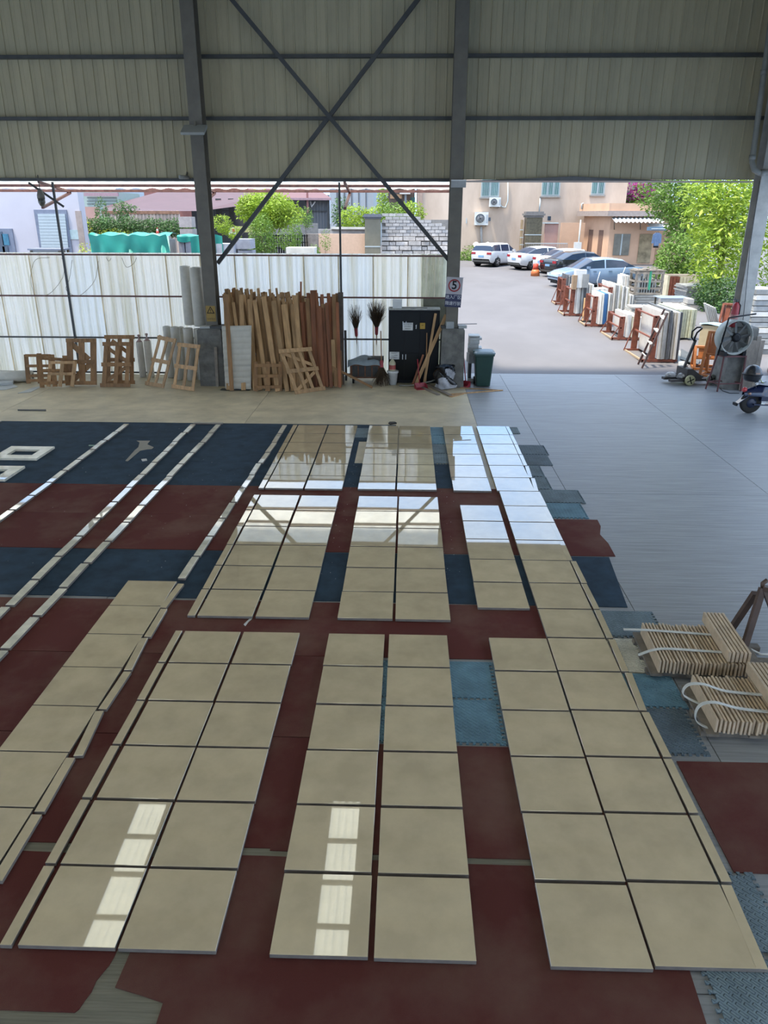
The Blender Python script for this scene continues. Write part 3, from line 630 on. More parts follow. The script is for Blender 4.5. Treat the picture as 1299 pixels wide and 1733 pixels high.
broom('twig broom stored head up, bushier one', G(636, 640)+Vector((0, .35, .58)), AY(637, 506, 20.2), .27, 420, .95, 2)
o = broom('twig broom standing head down beside the orange cart', Vector((0, 0, 0)), Vector((0, 0, 1.5)), .26, 300, .75, 3)
o.location = AY(644, 560, 19.5); p = AY(646, 654, 19.2); o.rotation_euler = (Vector((p.x, 19.25, .0))-o.location).to_track_quat('Z', 'Y').to_euler()
# orange cart with a torn sheet over it
c = G(592, 651); cart = thing('tool_cart', 'orange-brown tool cart covered with a torn grey sheet', 'cart', (c.x, 19.35, 0))
orange_d = mat('worn_orange', (.15, .055, .02, 1), .6, var=.5, scale=7)
MB().box(0, .8, 0, .5, .16, .52).build('body', orange_d, cart)
for i in range(4): MB().box(.06+.175*i, .2+.175*i, -.012, 0, .2, .48).build('panel', mat('grimy_steel', (.03, .028, .025, 1), .6, var=.4, scale=8), cart)
for x in (.08, .72):
    for y in (.08, .42): MB().lathe([(.07, -.025), (.075, -.02), (.075, .02), (.07, .025)], 14, Matrix.Translation((x, y, .08)) @ Matrix.Rotation(pi/2, 4, 'Y')).build('wheel', black_m, cart)
rr = random.Random(4)
MB().grid(lambda u, v: (-.06+.92*u, -.05+.6*v, .56+.16*u*(1-u)*2-.12*(v < .2)*(1-v*5)+.03*sin(9*u+4*v)), 18, 10).build('torn_sheet', mat('grey_blue_sheet', (.20, .24, .26, 1), .7, var=.2, scale=5), cart)
MB().box(.45, .86, .06, .46, .56, .66).build('tray', mat('dark_rubble', (.05, .045, .04, 1), .8, var=.4, scale=20), cart)
# black steel cabinet
A = G(660, 647); cabx0 = AY(657, 600, 19.55).x; cabx1 = AY(742, 600, 19.55).x; cw = cabx1-cabx0; ch = 1.86
cab = thing('steel_cabinet', 'tall black steel cabinet with paper notices beside the sign column', 'cabinet', (cabx0, 19.55, 0))
MB().box(0, cw, .02, .46, 0, ch).build('body', black_m, cab)
MB().box(-.01, cw+.01, -.01, .48, ch, ch+.03).build('top', mat('pale_top', (.33, .33, .30, 1), .7, var=.2, scale=8), cab)  # top plate paler than the black body
dw = cw*.60/2
for i in range(2):
    for z0, z1 in ((.08, .78), (.80, ch-.05)):
        x0 = .02+i*dw; d_ = MB().box(x0, x0+dw-.008, -.002, .02, z0, z1).build('door', mat('black_glass', (.008, .009, .009, 1), .2, var=0, spec=.15), cab)
        hx = x0+dw-.05 if i == 0 else x0+.03; hz = z1-.36 if z0 > .5 else z1-.16
        MB().box(hx, hx+.016, -.026, -.002, hz, hz+.13).build('handle', mat('bright_metal', (.5, .5, .5, 1), .3, 1.0, var=0), d_)
MB().box(.03+2*dw, cw-.02, -.002, .02, .08, ch-.05).build('door', black_m, cab)
def note(x, z, wd, ht, lines, sz):
    n_ = MB().box(x, x+wd, -.006, -.003, z, z+ht).build('notice', paper_m, cab)
    for i, l in enumerate(lines):
        inst('lettering', textmesh(l, sz, .0004), mat('ink', (.05, .05, .06, 1), .8, var=0), n_, (x+wd/2, -.0075, z+ht*(1-(i+.6)/len(lines)*.92)), (pi/2, 0, 0))
note(.36, 1.36, .26, .19, ['禁止存放杂物', '请保持整洁', '谢谢合作'], .036)
note(.03, .62, .25, .19, ['安全生产', '人人有责', '注意防火'], .04)
yb_ = MB().box(.80, .93, -.04, -.003, 1.40, 1.55).build('letter_box', mat('yellow_plastic', (.42, .26, .03, 1), .5, var=.08), cab)
MB().box(.84, .89, -.043, -.04, 1.49, 1.50).build('slot', black_m, yb_)
MB().tube([(.70, -.02, 1.40), (.71, -.02, 1.5), (.69, -.02, 1.47)], .012, 6).build('hanging_keys', white_m, cab)
bx = thing('carton', 'small white carton standing on the black cabinet', 'box', (cabx0+.10, 19.62, ch+.03))
MB().box(0, .23, 0, .2, 0, .17).build('body', white_m, bx); MB().box(-.006, .236, -.006, .206, .17, .22).build('lid', mat('white_lid', (.68, .68, .66, 1), .5, var=.03), bx)
MB().tube([(cabx0+.02+.06*k, 19.7+.05*sin(k*1.1), ch+.045) for k in range(17)], .008, 6).build('cable', steel_dark, label='loose grey cable lying on the cabinet top', category='cable')
# bucket and jug
p = G(664, 652); bk = thing('bucket', 'white bucket before the black cabinet', 'bucket', (p.x, p.y+.1, 0))
MB().lathe([(.10, 0), (.13, .30), (.15, .31), (.15, .36), (.135, .36)], 18).build('body', white_m, bk); MB().lathe([(.132, .345), (.132, .352)], 16).build('contents', black_m, bk)
jg = thing('plastic_jug', 'plastic jug with a red label standing on the bucket', 'jug', (p.x-.01, p.y+.1, .36))
MB().lathe([(.08, 0), (.085, .02), (.085, .2), (.05, .26), (.03, .28), (.03, .31)], 14).build('body', mat('jug_plastic', (.45, .42, .28, 1), .35, var=.05), jg)
MB().lathe([(.087, .04), (.087, .15)], 14, cap=False).build('label_band', mat('red_label', (.35, .07, .06, 1), .5), jg); MB().lathe([(.032, .3), (.032, .335)], 12).build('cap', white_m, jg)
# beams and rods leaning right of the cabinet
for (pb, pt, wd, m, lb) in (((703, 646), (755, 532), .085, wood, 'stout timber beam leaning between cabinet and plinth'), ((715, 630), (737, 529), .06, wood, 'shorter timber leaning against the cabinet door'), ((698, 650), (716, 600), .05, wood_red, 'short reddish stick leaning low on the cabinet'), ((720, 648), (722, 565), .025, wood_old, 'thin upright rod before the cabinet')):
    b_ = G(*pb)+Vector((0, 0, .02)); b_.y = min(b_.y, 19.3); b_ = Vector((b_.x, b_.y, .02)); tp = AY(pt[0], pt[1], 19.45)
    plank(b_, tp, wd, .05 if wd > .04 else .025, m, lb, 'timbers leaning by the cabinet')
# waste sack in a box, dustpans, sticks
p = G(752, 660); ws = thing('waste_sack', 'white woven sack lined with a black bag, full of rubbish', 'waste sack', (p.x, p.y+.15, 0))
def sack(u, v):
    a = 2*pi*u; r = (.20+.05*sin(3*a+1)+.03*sin(5*a+2*v*6))*(1-.15*v)+.03*sin(v*9+a); return (r*cos(a)*1.1, r*sin(a), .02+.52*v)
MB().grid(sack, 28, 10).build('sack', mat('woven_white', (.36, .36, .38, 1), .7, var=.25, scale=7), ws)
def bagf(u, v):
    a = 2*pi*u; s = sack(u, 1-.62*v*(1+.35*sin(2*a+2))); k = 1.09; return (s[0]*k-.02, s[1]*k, s[2]+.05*(1-v))
MB().grid(bagf, 28, 8).build('black_liner', mat('black_bag', (.006, .006, .007, 1), .25, var=0), ws)
def topf(u, v):
    a = 2*pi*u; r = .24*v; return (r*cos(a), r*sin(a), .60-.05*v+.03*sin(4*a+6*v))
MB().grid(topf, 20, 5).build('contents', mat('blue_plastic', (.05, .075, .12, 1), .4, var=.6, scale=18), ws)
dp_m = mat('red_plastic', (.33, .02, .035, 1), .4, var=.1)
def dustpan(label, x, y, rz_, hl, tilt):
    o = thing('dustpan', label, 'dustpan', (x, y, 0), rz_)
    MB().add([(-.15, -.12, 0), (.15, -.12, 0), (.14, .14, .0), (-.14, .14, 0), (-.15, -.12, .012), (.15, -.12, .012), (.14, .12, .012), (-.14, .12, .012), (-.15, .0, .10), (.15, 0, .10), (.14, .14, .13), (-.14, .14, .13)], [(3, 2, 1, 0), (4, 5, 6, 7), (0, 1, 5, 4), (2, 3, 11, 10), (7, 6, 10, 11), (1, 2, 10, 9), (0, 8, 11, 3), (1, 9, 5), (0, 4, 8), (5, 9, 10, 6), (4, 7, 11, 8)]).build('pan', dp_m, o)
    MB().tube([(0, .14, .1), (tilt, .2, hl)], .013, 8).build('handle', dp_m, o); return o
p = G(716, 660); dustpan('red long-handled dustpan before the leaning timbers', p.x-.05, p.y+.12, .3, .72, -.05)
p = G(785, 655); dustpan('red long-handled dustpan beside the waste sack', p.x-.02, p.y+.05, -.5, .80, -.12)
for (a, b_, wd, lb) in (((705, 652), (742, 669), .09, 'broken plank on the floor before the dustpan'), ((720, 651), (762, 671), .08, 'pale plank lying across the broken one'), ((762, 668), (850, 661), .045, 'long pale batten on the floor pointing to the road'), ((778, 657), (846, 661), .04, 'thin batten on the floor behind the long one'), ((762, 672), (782, 667), .1, 'short plank end on the floor beside the sack')):
    A = G(*a); B = G(*b_); d = B-A; dz = .018 if 'across' in lb else 0
    MB().bar((0, 0, 0), d, wd, .022).build('plank', wood if 'broken' not in lb else wood_grey, loc=A+Vector((0, 0, .012+dz)), label=lb, category='plank', group='planks on the floor by the sack')
hp = [G(675, 649), G(690, 650), G(703, 646), G(714, 641), G(726, 632), G(732, 627)]
MB().tube([Vector((q.x, 19.15, max(.02, (i-1)*.045))) for i, q in enumerate(hp)], .016, 8).build('hose', mat('grey_hose', (.25, .25, .22, 1), .5), label='pale hose trailing from the cabinet to the sack', category='hose')
# wheelie bin
p = G(816, 653); bn = thing('wheelie_bin', 'dark green wheelie bin beside the sign column', 'bin', (p.x, 19.35, 0))
gr = mat('bin_green', (.012, .045, .035, 1), .4, var=.1)
def ringbox(b, lv):
    vs = []
    for hw, hd, z, c in lv: vs += [(-hw+c, -hd, z), (hw-c, -hd, z), (hw, -hd+c, z), (hw, hd-c, z), (hw-c, hd, z), (-hw+c, hd, z), (-hw, hd-c, z), (-hw, -hd+c, z)]
    n = 8; return b.add(vs, [tuple(range(8))[::-1], tuple(range(len(vs)-8, len(vs)))]+[(i*n+k, i*n+(k+1) % n, (i+1)*n+(k+1) % n, (i+1)*n+k) for i in range(len(lv)-1) for k in range(n)])
ringbox(MB(), [(.18, .19, .02, .03), (.185, .2, .1, .03), (.235, .245, .78, .03), (.255, .265, .79, .03), (.255, .265, .84, .03)]).build('body', gr, bn)
lid = ringbox(MB(), [(.27, .28, .84, .04), (.27, .28, .87, .04), (.22, .22, .90, .05)]).build('lid', mat('bin_lid', (.14, .2, .22, 1), .35, var=.08), bn)
MB().tube([(-.2, .30, .82), (.2, .30, .82)], .015, 8).build('grip', gr, lid)
for x in (-.19, .19): MB().lathe([(.08, -.025), (.1, -.02), (.1, .02), (.08, .025)], 16, Matrix.Translation((x, .2, .1)) @ Matrix.Rotation(pi/2, 4, 'Y')).build('wheel', black_m, bn)
MB().bar((-.27, -.1, .82), (-.27, -.1, .9), .04, .06).build('hinge', gr, bn)
# stone offcuts stacked behind the bin, and odds on the plinth
so_m = mat('pale_stone', (.42, .42, .40, 1), .5, var=.12, scale=5, rv=.15)
bx0 = AY(792, 600, 19.75).x
for k, (w_, z0, z1, dx) in enumerate(((.34, 0, .1, .02), (.34, .1, .5, .0), (.36, .5, .74, 0), (.44, .74, .80, .02), (.36, .80, .90, -.01), (.26, .90, 1.0, 0), (.24, 1.0, 1.1, .02), (.3, 1.1, 1.16, .02), (.28, 1.17, 1.21, .0))):
    if k == 1: MB().box(0, .08, 0, .3, 0, .4).build('prop', steel_dark, loc=(bx0+.02, 19.75, .1), label='dark upright prop under the stacked stone pieces behind the bin', category='prop'); MB().box(.2, .32, 0, .3, 0, .4).build('prop', wood_grey, loc=(bx0+.02, 19.75, .1), label='wooden prop under the stacked stone pieces behind the bin', category='prop'); continue
    MB().box(-w_/2, w_/2, -.2, .2, z0+.002, z1-.002).build('stone_block' , so_m, loc=(bx0+w_/2+dx, 19.9, 0), rot=(0, 0, rp_.uniform(-.1, .1)), label='pale stone piece, %s from the bottom of the pile behind the bin' % ORD[k if k < 1 else k-1], category='stone', group='stone pile behind the bin')
for k, (px0, px1, y0, z1, m, lb) in enumerate(((755, 768, 19.15, .17, mat('grey_tin', (.30, .31, .30, 1), .4, var=.1), 'grey tin leaning on the plinth top'), (776, 790, 19.2, .07, so_m, 'pale stone offcut lying on the plinth by the sign column'), (747, 756, 19.2, .06, steel_dark, 'dark lump on the corner of the plinth'))):
    a = AY(px0, 550, y0); b_ = AY(px1, 550, y0)
    MB().box(0, b_.x-a.x, 0, .18, 0, z1).build('scrap', m, loc=(a.x, y0, 1.46), rot=(0, 0, .1), label=lb, category='scrap')
p = AY(773, 537, 19.1)
MB().bar((0, 0, 0), (.5, .1, .0), .05, .012).build('scrap_strip', steel_dark, loc=(1.25, 19.25, 1.56), label='thin dark strip jutting out over the plinth edge', category='scrap')
for k, (x, w_, z) in enumerate(((-5.2, .3, .05), (-4.95, .3, .06))):
    MB().box(0, w_, 0, .25, 0, z).build('scrap', (so_m, steel_dark)[k], loc=(x+.02, 19.02, 1.44), rot=(0, 0, .2-.3*k), label=('pale stone scrap on the plinth by the foam rolls', 'dark scrap on the plinth behind the ribbed board')[k], category='scrap')
pp = G(365, 657); plank(Vector((pp.x, 18.9, .0)), Vector((pp.x+.02, 18.94, .95)), .07, .03, wood_grey, 'short grey batten standing against the rough plinth', 'single planks')
# black cloth on floor
MB().grid(lambda u, v: (G(372, 661).x+.75*u, 18.45+.22*v, .012+.05*sin(pi*u)*sin(pi*v)*abs(sin(7*u+3*v))), 16, 8).build('rag', mat('dark_rag', (.035, .04, .042, 1), .8, var=.4, scale=12), label='dark rag crumpled on the floor before the ribbed board', category='rag')
# ------------------------------------------------------------------ signs and fittings
sg = thing('speed_sign', 'speed limit sign with a ringed 5 and white writing, wired to the column', 'sign', (1.14, 19.20, 2.36), rot=(0, radians(3), 0))
MB().box(-.20, .20, -.008, 0, -.38, .33).build('plate', mat('sign_white', (.40, .37, .38, 1), .5, var=.05), sg)
bl_ = MB().box(-.20, .20, -.011, -.008, -.38, -.075).build('blue_panel', mat('sign_blue', (.022, .025, .07, 1), .5, var=.05), sg)
MB().lathe([(.118, .0), (.15, .0), (.15, .003), (.118, .003), (.118, 0)], 36, Matrix.Translation((0, -.0085, .135)) @ Matrix.Rotation(pi/2, 4, 'X'), cap=False).build('ring', mat('sign_red', (.30, .03, .035, 1), .5, var=.05), sg)
inst('numeral', textmesh('5', .27, .001, bold=.006), black_m, sg, (0, -.0105, .135), (pi/2, 0, 0))
wh = mat('sign_letter', (.5, .5, .52, 1), .5, var=0)
inst('lettering', textmesh('进入厂区', .097, .001, bold=.001), wh, bl_, (0, -.0125, -.145), (pi/2, 0, 0))
inst('lettering', textmesh('限速行驶', .097, .001, bold=.001), wh, bl_, (0, -.0125, -.295), (pi/2, 0, 0))
ws_ = thing('warning_sign', 'yellow warning triangle sticker on the column by the rolls', 'sign', (-4.93, 19.241, 1.78))
MB().box(-.12, .12, -.006, 0, -.19, .19).build('plate', mat('sign_yellow', (.30, .19, .04, 1), .5, var=.08), ws_)
MB().prism([(-.10, -.055), (.10, -.055), (0, .12)], 0, .002, Matrix.Translation((0, -.0065, .06)) @ Matrix.Rotation(pi/2, 4, 'X')).build('triangle', black_m, ws_)
MB().prism([(-.068, -.036), (.068, -.036), (0, .085)], 0, .002, Matrix.Translation((0, -.0088, .06)) @ Matrix.Rotation(pi/2, 4, 'X')).build('triangle_field', mat('sign_yellow2', (.30, .19, .04, 1), .5, var=.08), ws_)
inst('exclamation_mark', textmesh('!', .11, .001, bold=.002), black_m, ws_, (0, -.0125, .068), (pi/2, 0, 0))
inst('lettering', textmesh('注意安全', .052, .0008), mat('sign_ink', (.12, .07, .02, 1), .6, var=0), ws_, (0, -.0075, -.13), (pi/2, 0, 0))
fx = thing('floodlight', 'flat square floodlight fixed to the upper column', 'lamp', (-4.93, 19.05, 5.9), rot=(radians(28), 0, 0))
MB().box(-.27, .27, -.2, .2, -.03, .03).build('housing', mat('light_grey', (.30, .31, .29, 1), .5, var=.05), fx)
MB().box(-.2, .2, -.14, .14, -.036, -.03).build('diffuser', mat('frosted', (.45, .47, .40, 1), .4, var=.05), fx); MB().bar((0, .15, .02), (0, .22, .1), .05, .05).build('bracket', steel, fx)
jb = thing('junction_box', 'white box fixed to the sign column under the wall edge', 'box', (1.16, 19.2, 4.78)); MB().box(-.17, .17, -.1, .04, -.08, .08).build('body', mat('box_white', (.35, .35, .34, 1), .5), jb); MB().box(-.175, .175, -.105, .0, .06, .085).build('lid', white_m, jb)
hb = thing('hanging_bulb', 'bulb hanging below the wall edge at far left', 'bulb', AY(65, 305, 19.85)); q = Vector(hb.location)
MB().tube([(0, 0, .12), (0, 0, -.2)], .012, 6).build('cord', steel_dark, hb); MB().lathe([(.03, -.2), (.06, -.24), (.09, -.34), (.09, -.42)], 14).build('cap', mat('bulb_cap', (.17, .155, .13, 1), .6), hb); MB().lathe([(.085, -.42), (.085, -.50), (.05, -.58), (.01, -.60)], 14).build('bulb', mat('bulb_glass', (.09, .085, .07, 1), .2), hb)
A = AY(48, 309, 19.85); B = AY(108, 350, 20.25); MB().bar((0, 0, 0), B-A, .05, .05).build('diagonal_strut', steel_dark, loc=A, label='dark strut from the wall edge to the fence post', category='strut')
cc = thing('security_camera', 'small camera fixed under the wall edge left of the first column', 'camera', AY(313, 300, 19.7)); MB().tube([(-.1, -.12, -.0), (.07, .06, 0)], .045, 10).build('body', mat('cam_white', (.28, .28, .26, 1), .4), cc); MB().bar((.02, .02, 0), (.04, .1, .12), .03, .03).build('bracket', steel, cc)
dpp = thing('downpipe', 'pale plastic downpipe bending at the top of the last column', 'pipe', (0, 0, 0)); pm = mat('pale_plastic', (.22, .215, .19, 1), .5, var=.1)
MB().tube([(7.72, 19.22, 9.4), (7.82, 19.22, 6.5), (7.86, 19.22, 5.25), (7.9, 19.12, 5.08), (8.02, 19.12, 5.02), (8.7, 19.12, 5.04)], .062, 12).build('pipe', pm, dpp)
for a, b_ in (((7.80, 19.22, 7.0), (7.79, 19.22, 7.1)), ((7.855, 19.22, 5.3), (7.85, 19.22, 5.4)), ((8.05, 19.12, 5.02), (8.15, 19.12, 5.02))): MB().tube([a, b_], .074, 12).build('coupling', pm, dpp)
MB().tube([(8.1, 19.2, 4.85), (8.14, 19.21, 3.4), (8.24, 19.2, 2.2), (8.28, 19.2, 1.6)], .008, 6).build('cable', steel_dark, label='thin cable running down the last column', category='cable')
# fire extinguisher on the plinth
fe = thing('fire_extinguisher', 'red fire extinguisher standing on the stained plinth', 'extinguisher', (8.07, 19.26, 1.54))
MB().lathe([(.085, 0), (.09, .02), (.09, .48), (.06, .56), (.03, .59)], 18).build('cylinder', mat('ext_red', (.28, .02, .025, 1), .35, var=.1), fe)
MB().lathe([(.0915, .14), (.0915, .3)], 18, cap=False).build('label_band', mat('ext_label', (.33, .16, .14, 1), .5, var=.3, scale=20), fe)
MB().lathe([(.03, .58), (.03, .64)], 10).build('valve', steel_dark, fe); MB().bar((-.08, 0, .66), (.06, 0, .64), .02, .02).build('lever', steel_dark, fe); MB().tube([(.03, 0, .6), (.1, -.02, .52), (.1, -.02, .3)], .012, 6).build('hose', black_m, fe)
# ================================================================== STONE YARD ON THE RIGHT
rust = mat('rust_red_paint', (.20, .06, .035, 1), .6, var=.3, scale=8)
orange_p = mat('orange_paint', (.40, .13, .03, 1), .5, var=.2, scale=6)
st_white = mat('white_slab', (.68, .65, .60, 1), .35, var=.12, scale=3, rv=.12)
st_cream = mat('cream_slab', (.58, .52, .38, 1), .45, var=.15, scale=4, rv=.12)
st_grey = mat('grey_slab', (.30, .30, .29, 1), .5, var=.2, scale=4, rv=.25)
st_dark = mat('dark_slab', (.085, .09, .10, 1), .4, var=.3, scale=5, rv=.3)
st_blue = mat('blue_film_slab', (.05, .16, .36, 1), .4, var=.1)
st_green = mat('green_marked_slab', (.46, .47, .35, 1), .5, var=.2, scale=6, rv=.15)
rs = random.Random(31)
_sm = {}
def slabset(lb, px0, px1, base, top, L, n, mats, grp, tz=.10, lean=.02, hj=.06, drop=0.0, rack=None, order='from the road'):
    A = S(px0, base); B = S(px1, base); y = (A.y+B.y)/2; z0 = gz(y); ht = AY((px0+px1)/2, top, y).z-z0-tz
    st = (B.x-A.x)/n
    for i in range(n):
        m = mats[i % len(mats)]; h = round((ht*(1-drop*i/max(1, n-1))*(1-hj*rs.random()))/.05)*.05; th = round(st*.82/.005)*.005; l_ = round(L*(1-.12*rs.random())/.1)*.1
        k = (h, th, l_, m.name)
        if k not in _sm: me = MB().box(0, th, 0, l_, 0, h).mesh('slab'); me.materials.append(m); _sm[k] = me
        inst('stone_slab', _sm[k], loc=(A.x+st*i+.004, y+rs.uniform(0, .12), z0+tz+.012), rot=(0, -lean, 0), label='%s, %s %s' % (lb, ORD[i], order), category='slab', group=grp)
    if rack: rackf(rack, A.x-.04, B.x, y, L, z0, ht*.9+tz, tz)
    return A.x, B.x, y, z0, ht
def rackf(label, x0, x1, y, L, z0, h, tz, npost=2, both=False):
    o = thing('slab_rack', label, 'rack', (x0, y, z0), group='rust-red slab racks along the road')
    for j in range(npost):
        yy = .1+(L-.3)*j/(npost-1)
        MB().box(-.20, -.02, yy, yy+.07, tz-.02, h).build('post', rust, o)
        MB().box(-.42, x1-x0, yy-.02, yy+.06, tz-.075, tz).build('base_beam', rust, o)
        MB().bar((-.40, yy+.02, tz), (-.12, yy+.02, h*.75), .03, .03).build('brace', rust, o)
        for xx in (-.2, (x1-x0)*.8): MB().box(xx, xx+.07, yy, yy+.05, -.004, tz-.07).build('foot', rust, o)
    MB().box(-.16, -.11, .1, L-.1, h*.5, h*.5+.04).build('rail', rust, o); MB().box(-.16, -.11, .1, L-.1, h-.06, h-.02).build('rail', rust, o)
    MB().box(-.41, -.36, .08, L-.12, tz-.07, tz-.02).build('rail', mat('raw_timber', (.38, .27, .17, 1), .7), o)
slabset('thin dark slab in the rack farthest up the road', 957, 969, 517, 467, 1.3, 6, [st_dark, st_grey], 'dark slabs up the road', rack='rust-red rack of dark slabs farthest up the road')
slabset('pale slab in the second rack up the road', 973, 1001, 536, 484, 1.6, 7, [st_white, st_white, st_grey, st_dark, st_grey, st_white, st_white], 'slabs in the second rack', rack='rust-red rack with pale slabs, second up the road', drop=-.1)
slabset('slab beside the blue-filmed one in the third rack', 1011, 1033, 554, 497, 1.5, 6, [st_white, st_white, st_blue, st_blue, st_white, st_grey], 'slabs in the third rack', rack='rust-red rack holding the blue-filmed slabs', lean=.02, hj=.02)
slabset('cream slab in the low rack at the bend', 1058, 1092, 577, 533, 1.9, 8, [st_white, st_white, st_cream, st_cream], 'cream slabs in the low rack', rack='low rust-red rack with cream slabs, lashed with straps', drop=.18)
slabset('big slab in the near rack behind the leaning ladder', 1112, 1146, 615, 527, 2.2, 8, [st_white, st_grey, st_white, st_dark, st_grey, st_white, st_white, st_dark], 'big slabs in the near rack', rack='brown rack of big slabs behind the leaning ladder', lean=.025, hj=.04)
slabset('white slab standing in the second row behind the third rack', 1036, 1062, 531, 482, 2.2, 8, [st_white, st_grey, st_white, st_cream], 'white slabs of the second row', lean=.02, drop=.1, tz=.08, rack='red rack of white slabs in the second row')
slabset('broad slab marked in green behind the near rack', 1139, 1173, 576, 524, 2.2, 7, [st_green], 'green-marked slabs', hj=.01, lean=0, tz=.06)
slabset('white slab standing behind the second rack', 1006, 1024, 531, 489, .9, 5, [st_white, st_grey], 'white slabs behind the second rack', hj=.02, lean=0, tz=.08)
slabset('short slab below the tall crate', 1060, 1072, 525, 500, .8, 5, [st_grey, st_white], 'short slabs below the crate', hj=.02, lean=0, tz=.1)
slabset('upright slab beside the far crate', 1051, 1063, 505, 466, 1.0, 4, [st_white], 'upright slabs beside the far crate', hj=.03, tz=.08)
A = AY(1047, 500, 29.5)
# stacked pieces: flat stone stacks
def flatstack(lb, px0, px1, base, top, dpt, n, mats, grp, jx=.06, z_add=0.0, cat='slab', splay=0.0, ydist=None):
    A = S(px0, base); B = S(px1, base); y = ydist or (A.y+B.y)/2; z0 = gz(y)+z_add; A = AY(px0, base, y); B = AY(px1, base, y)
    H_ = AY((px0+px1)/2, top, y).z-z0; t = H_/n; wd = B.x-A.x
    for i in range(n):
        ww = wd*(1+splay*(i/max(1, n-1)))
        MB().box(-ww/2, ww/2, -dpt/2, dpt/2, 0, t*.86).build('stone_piece', mats[i % len(mats)], loc=((A.x+B.x)/2+rs.uniform(-jx, jx)+splay*wd*.5*(i/max(1, n-1)), y+dpt/2+rs.uniform(-jx, jx), z0+t*i+.002), rot=(0, 0, rs.uniform(-.05, .05)), label='%s, %s from the bottom' % (lb, ORD[i]), category=cat, group=grp)
    return (A.x+B.x)/2, y, z0+H_
pale_block = mat('weathered_block', (.36, .34, .31, 1), .7, var=.15, scale=5, rv=.12)
x_, y_, z_ = flatstack('weathered stone block under the timber crate', 1074, 1112, 521, 499, 1.0, 5, [pale_block, st_grey], 'stone blocks under the crate', jx=.02)
# timber crate with pieces, on the blocks
cr_ = thing('timber_crate', 'weathered timber crate with green tape on the stacked blocks', 'crate', (x_, y_+.5, z_+.012)); cw = 1.12; chh = .98
for sx in (-1, 1):
    for sy in (-1, 1): MB().box(sx*cw/2-.05, sx*cw/2+.05, sy*.45-.04, sy*.45+.04, 0, chh).build('post', wood_grey, cr_)
for z in (.04, .26, .55, .9):
    for sy in (-1, 1): MB().box(-cw/2, cw/2, sy*.50-.012, sy*.50+.012, z-.04, z+.04).build('side_slat', wood_grey, cr_)
    for sx in (-1, 1): MB().box(sx*(cw/2+.06)-.012, sx*(cw/2+.06)+.012, -.45, .45, z-.04, z+.04).build('side_slat', wood_grey, cr_)
for i in range(5): MB().box(-cw/2-.12, cw/2+.12, -.5+i*.235, -.40+i*.235, chh, chh+.03).build('top_slat', wood_grey, cr_)
for i in range(3): MB().box(-.5+i*.42, -.38+i*.42, -.6, .6, chh+.03, chh+.06).build('top_slat', wood_grey, cr_)
MB().box(-.04, .05, -.525, -.515, .2, chh).build('green_tape', mat('green_tape', (.03, .3, .16, 1), .5, var=.05), cr_)
for i in range(7): MB().box(-.40+.115*i, -.34+.115*i, -.36, .36, .02, .55+.3*rs.random()).build('stone_offcut', so_m, cr_)
for i in range(4): MB().box(-.45+.2*i, -.2+.2*i, -.4+.05*i, -.1, chh+.06+.02*i, chh+.08+.02*i).build('loose_board', wood_grey, cr_)
flatstack('pale stone piece heaped before the crate', 1065, 1090, 544, 519, .9, 7, [pale_block, so_m], 'stone pieces heaped before the crate', jx=.08)
flatstack('grey slab in the splayed flat stack', 1158, 1196, 516, 484, 1.6, 12, [st_grey], 'splayed flat stack of grey slabs', jx=.05, splay=.32)
# far crate of slabs
A = S(1127, 504); fc = thing('slab_crate', 'timber crate of cream slabs beside the splayed grey stack', 'crate', (A.x, A.y, A.z))
for i in range(9): MB().box(.06+.16*i, .20+.16*i, 0, 1.1, .05, .98).build('slab', st_cream if i > 2 else rust, fc)
for i in range(5): MB().box(-.02, 1.55, .02+.25*i, .14+.25*i, 1.0, 1.04).build('top_slat', wood_grey, fc)
MB().box(-.05, .05, 0, 1.1, .0, 1.02).build('end_board', st_cream, fc)
for yy in (.1, .9): MB().box(-.05, 1.55, yy, yy+.1, 0, .05).build('bearer', wood_grey, fc)
# steel table
A = S(1128, 543); tb = thing('steel_table', 'grey steel-topped table among the slabs', 'table', (A.x, A.y, A.z)); zt = AY(1135, 505, A.y).z-A.z
MB().box(-.42, .75, -.2, .8, zt, zt+.03).build('top', mat('blue_grey_steel', (.25, .29, .34, 1), .35, var=.1), tb)
MB().box(-.4, .73, -.19, -.16, zt-.12, zt).build('apron', mat('pale_apron', (.4, .4, .4, 1), .5), tb)
for xx in (-.36, .66):
    for yy in (-.12, .7): MB().box(xx, xx+.06, yy, yy+.06, 0, zt).build('leg', steel, tb)
A = S(1148, 548); MB().box(0, .5, 0, .5, 0, .55).build('metal_cabinet', mat('dull_tin', (.20, .21, .22, 1), .5, var=.2), loc=(A.x, A.y+.3, gz(A.y+.3)), label='dull metal box standing beside the steel table', category='box')
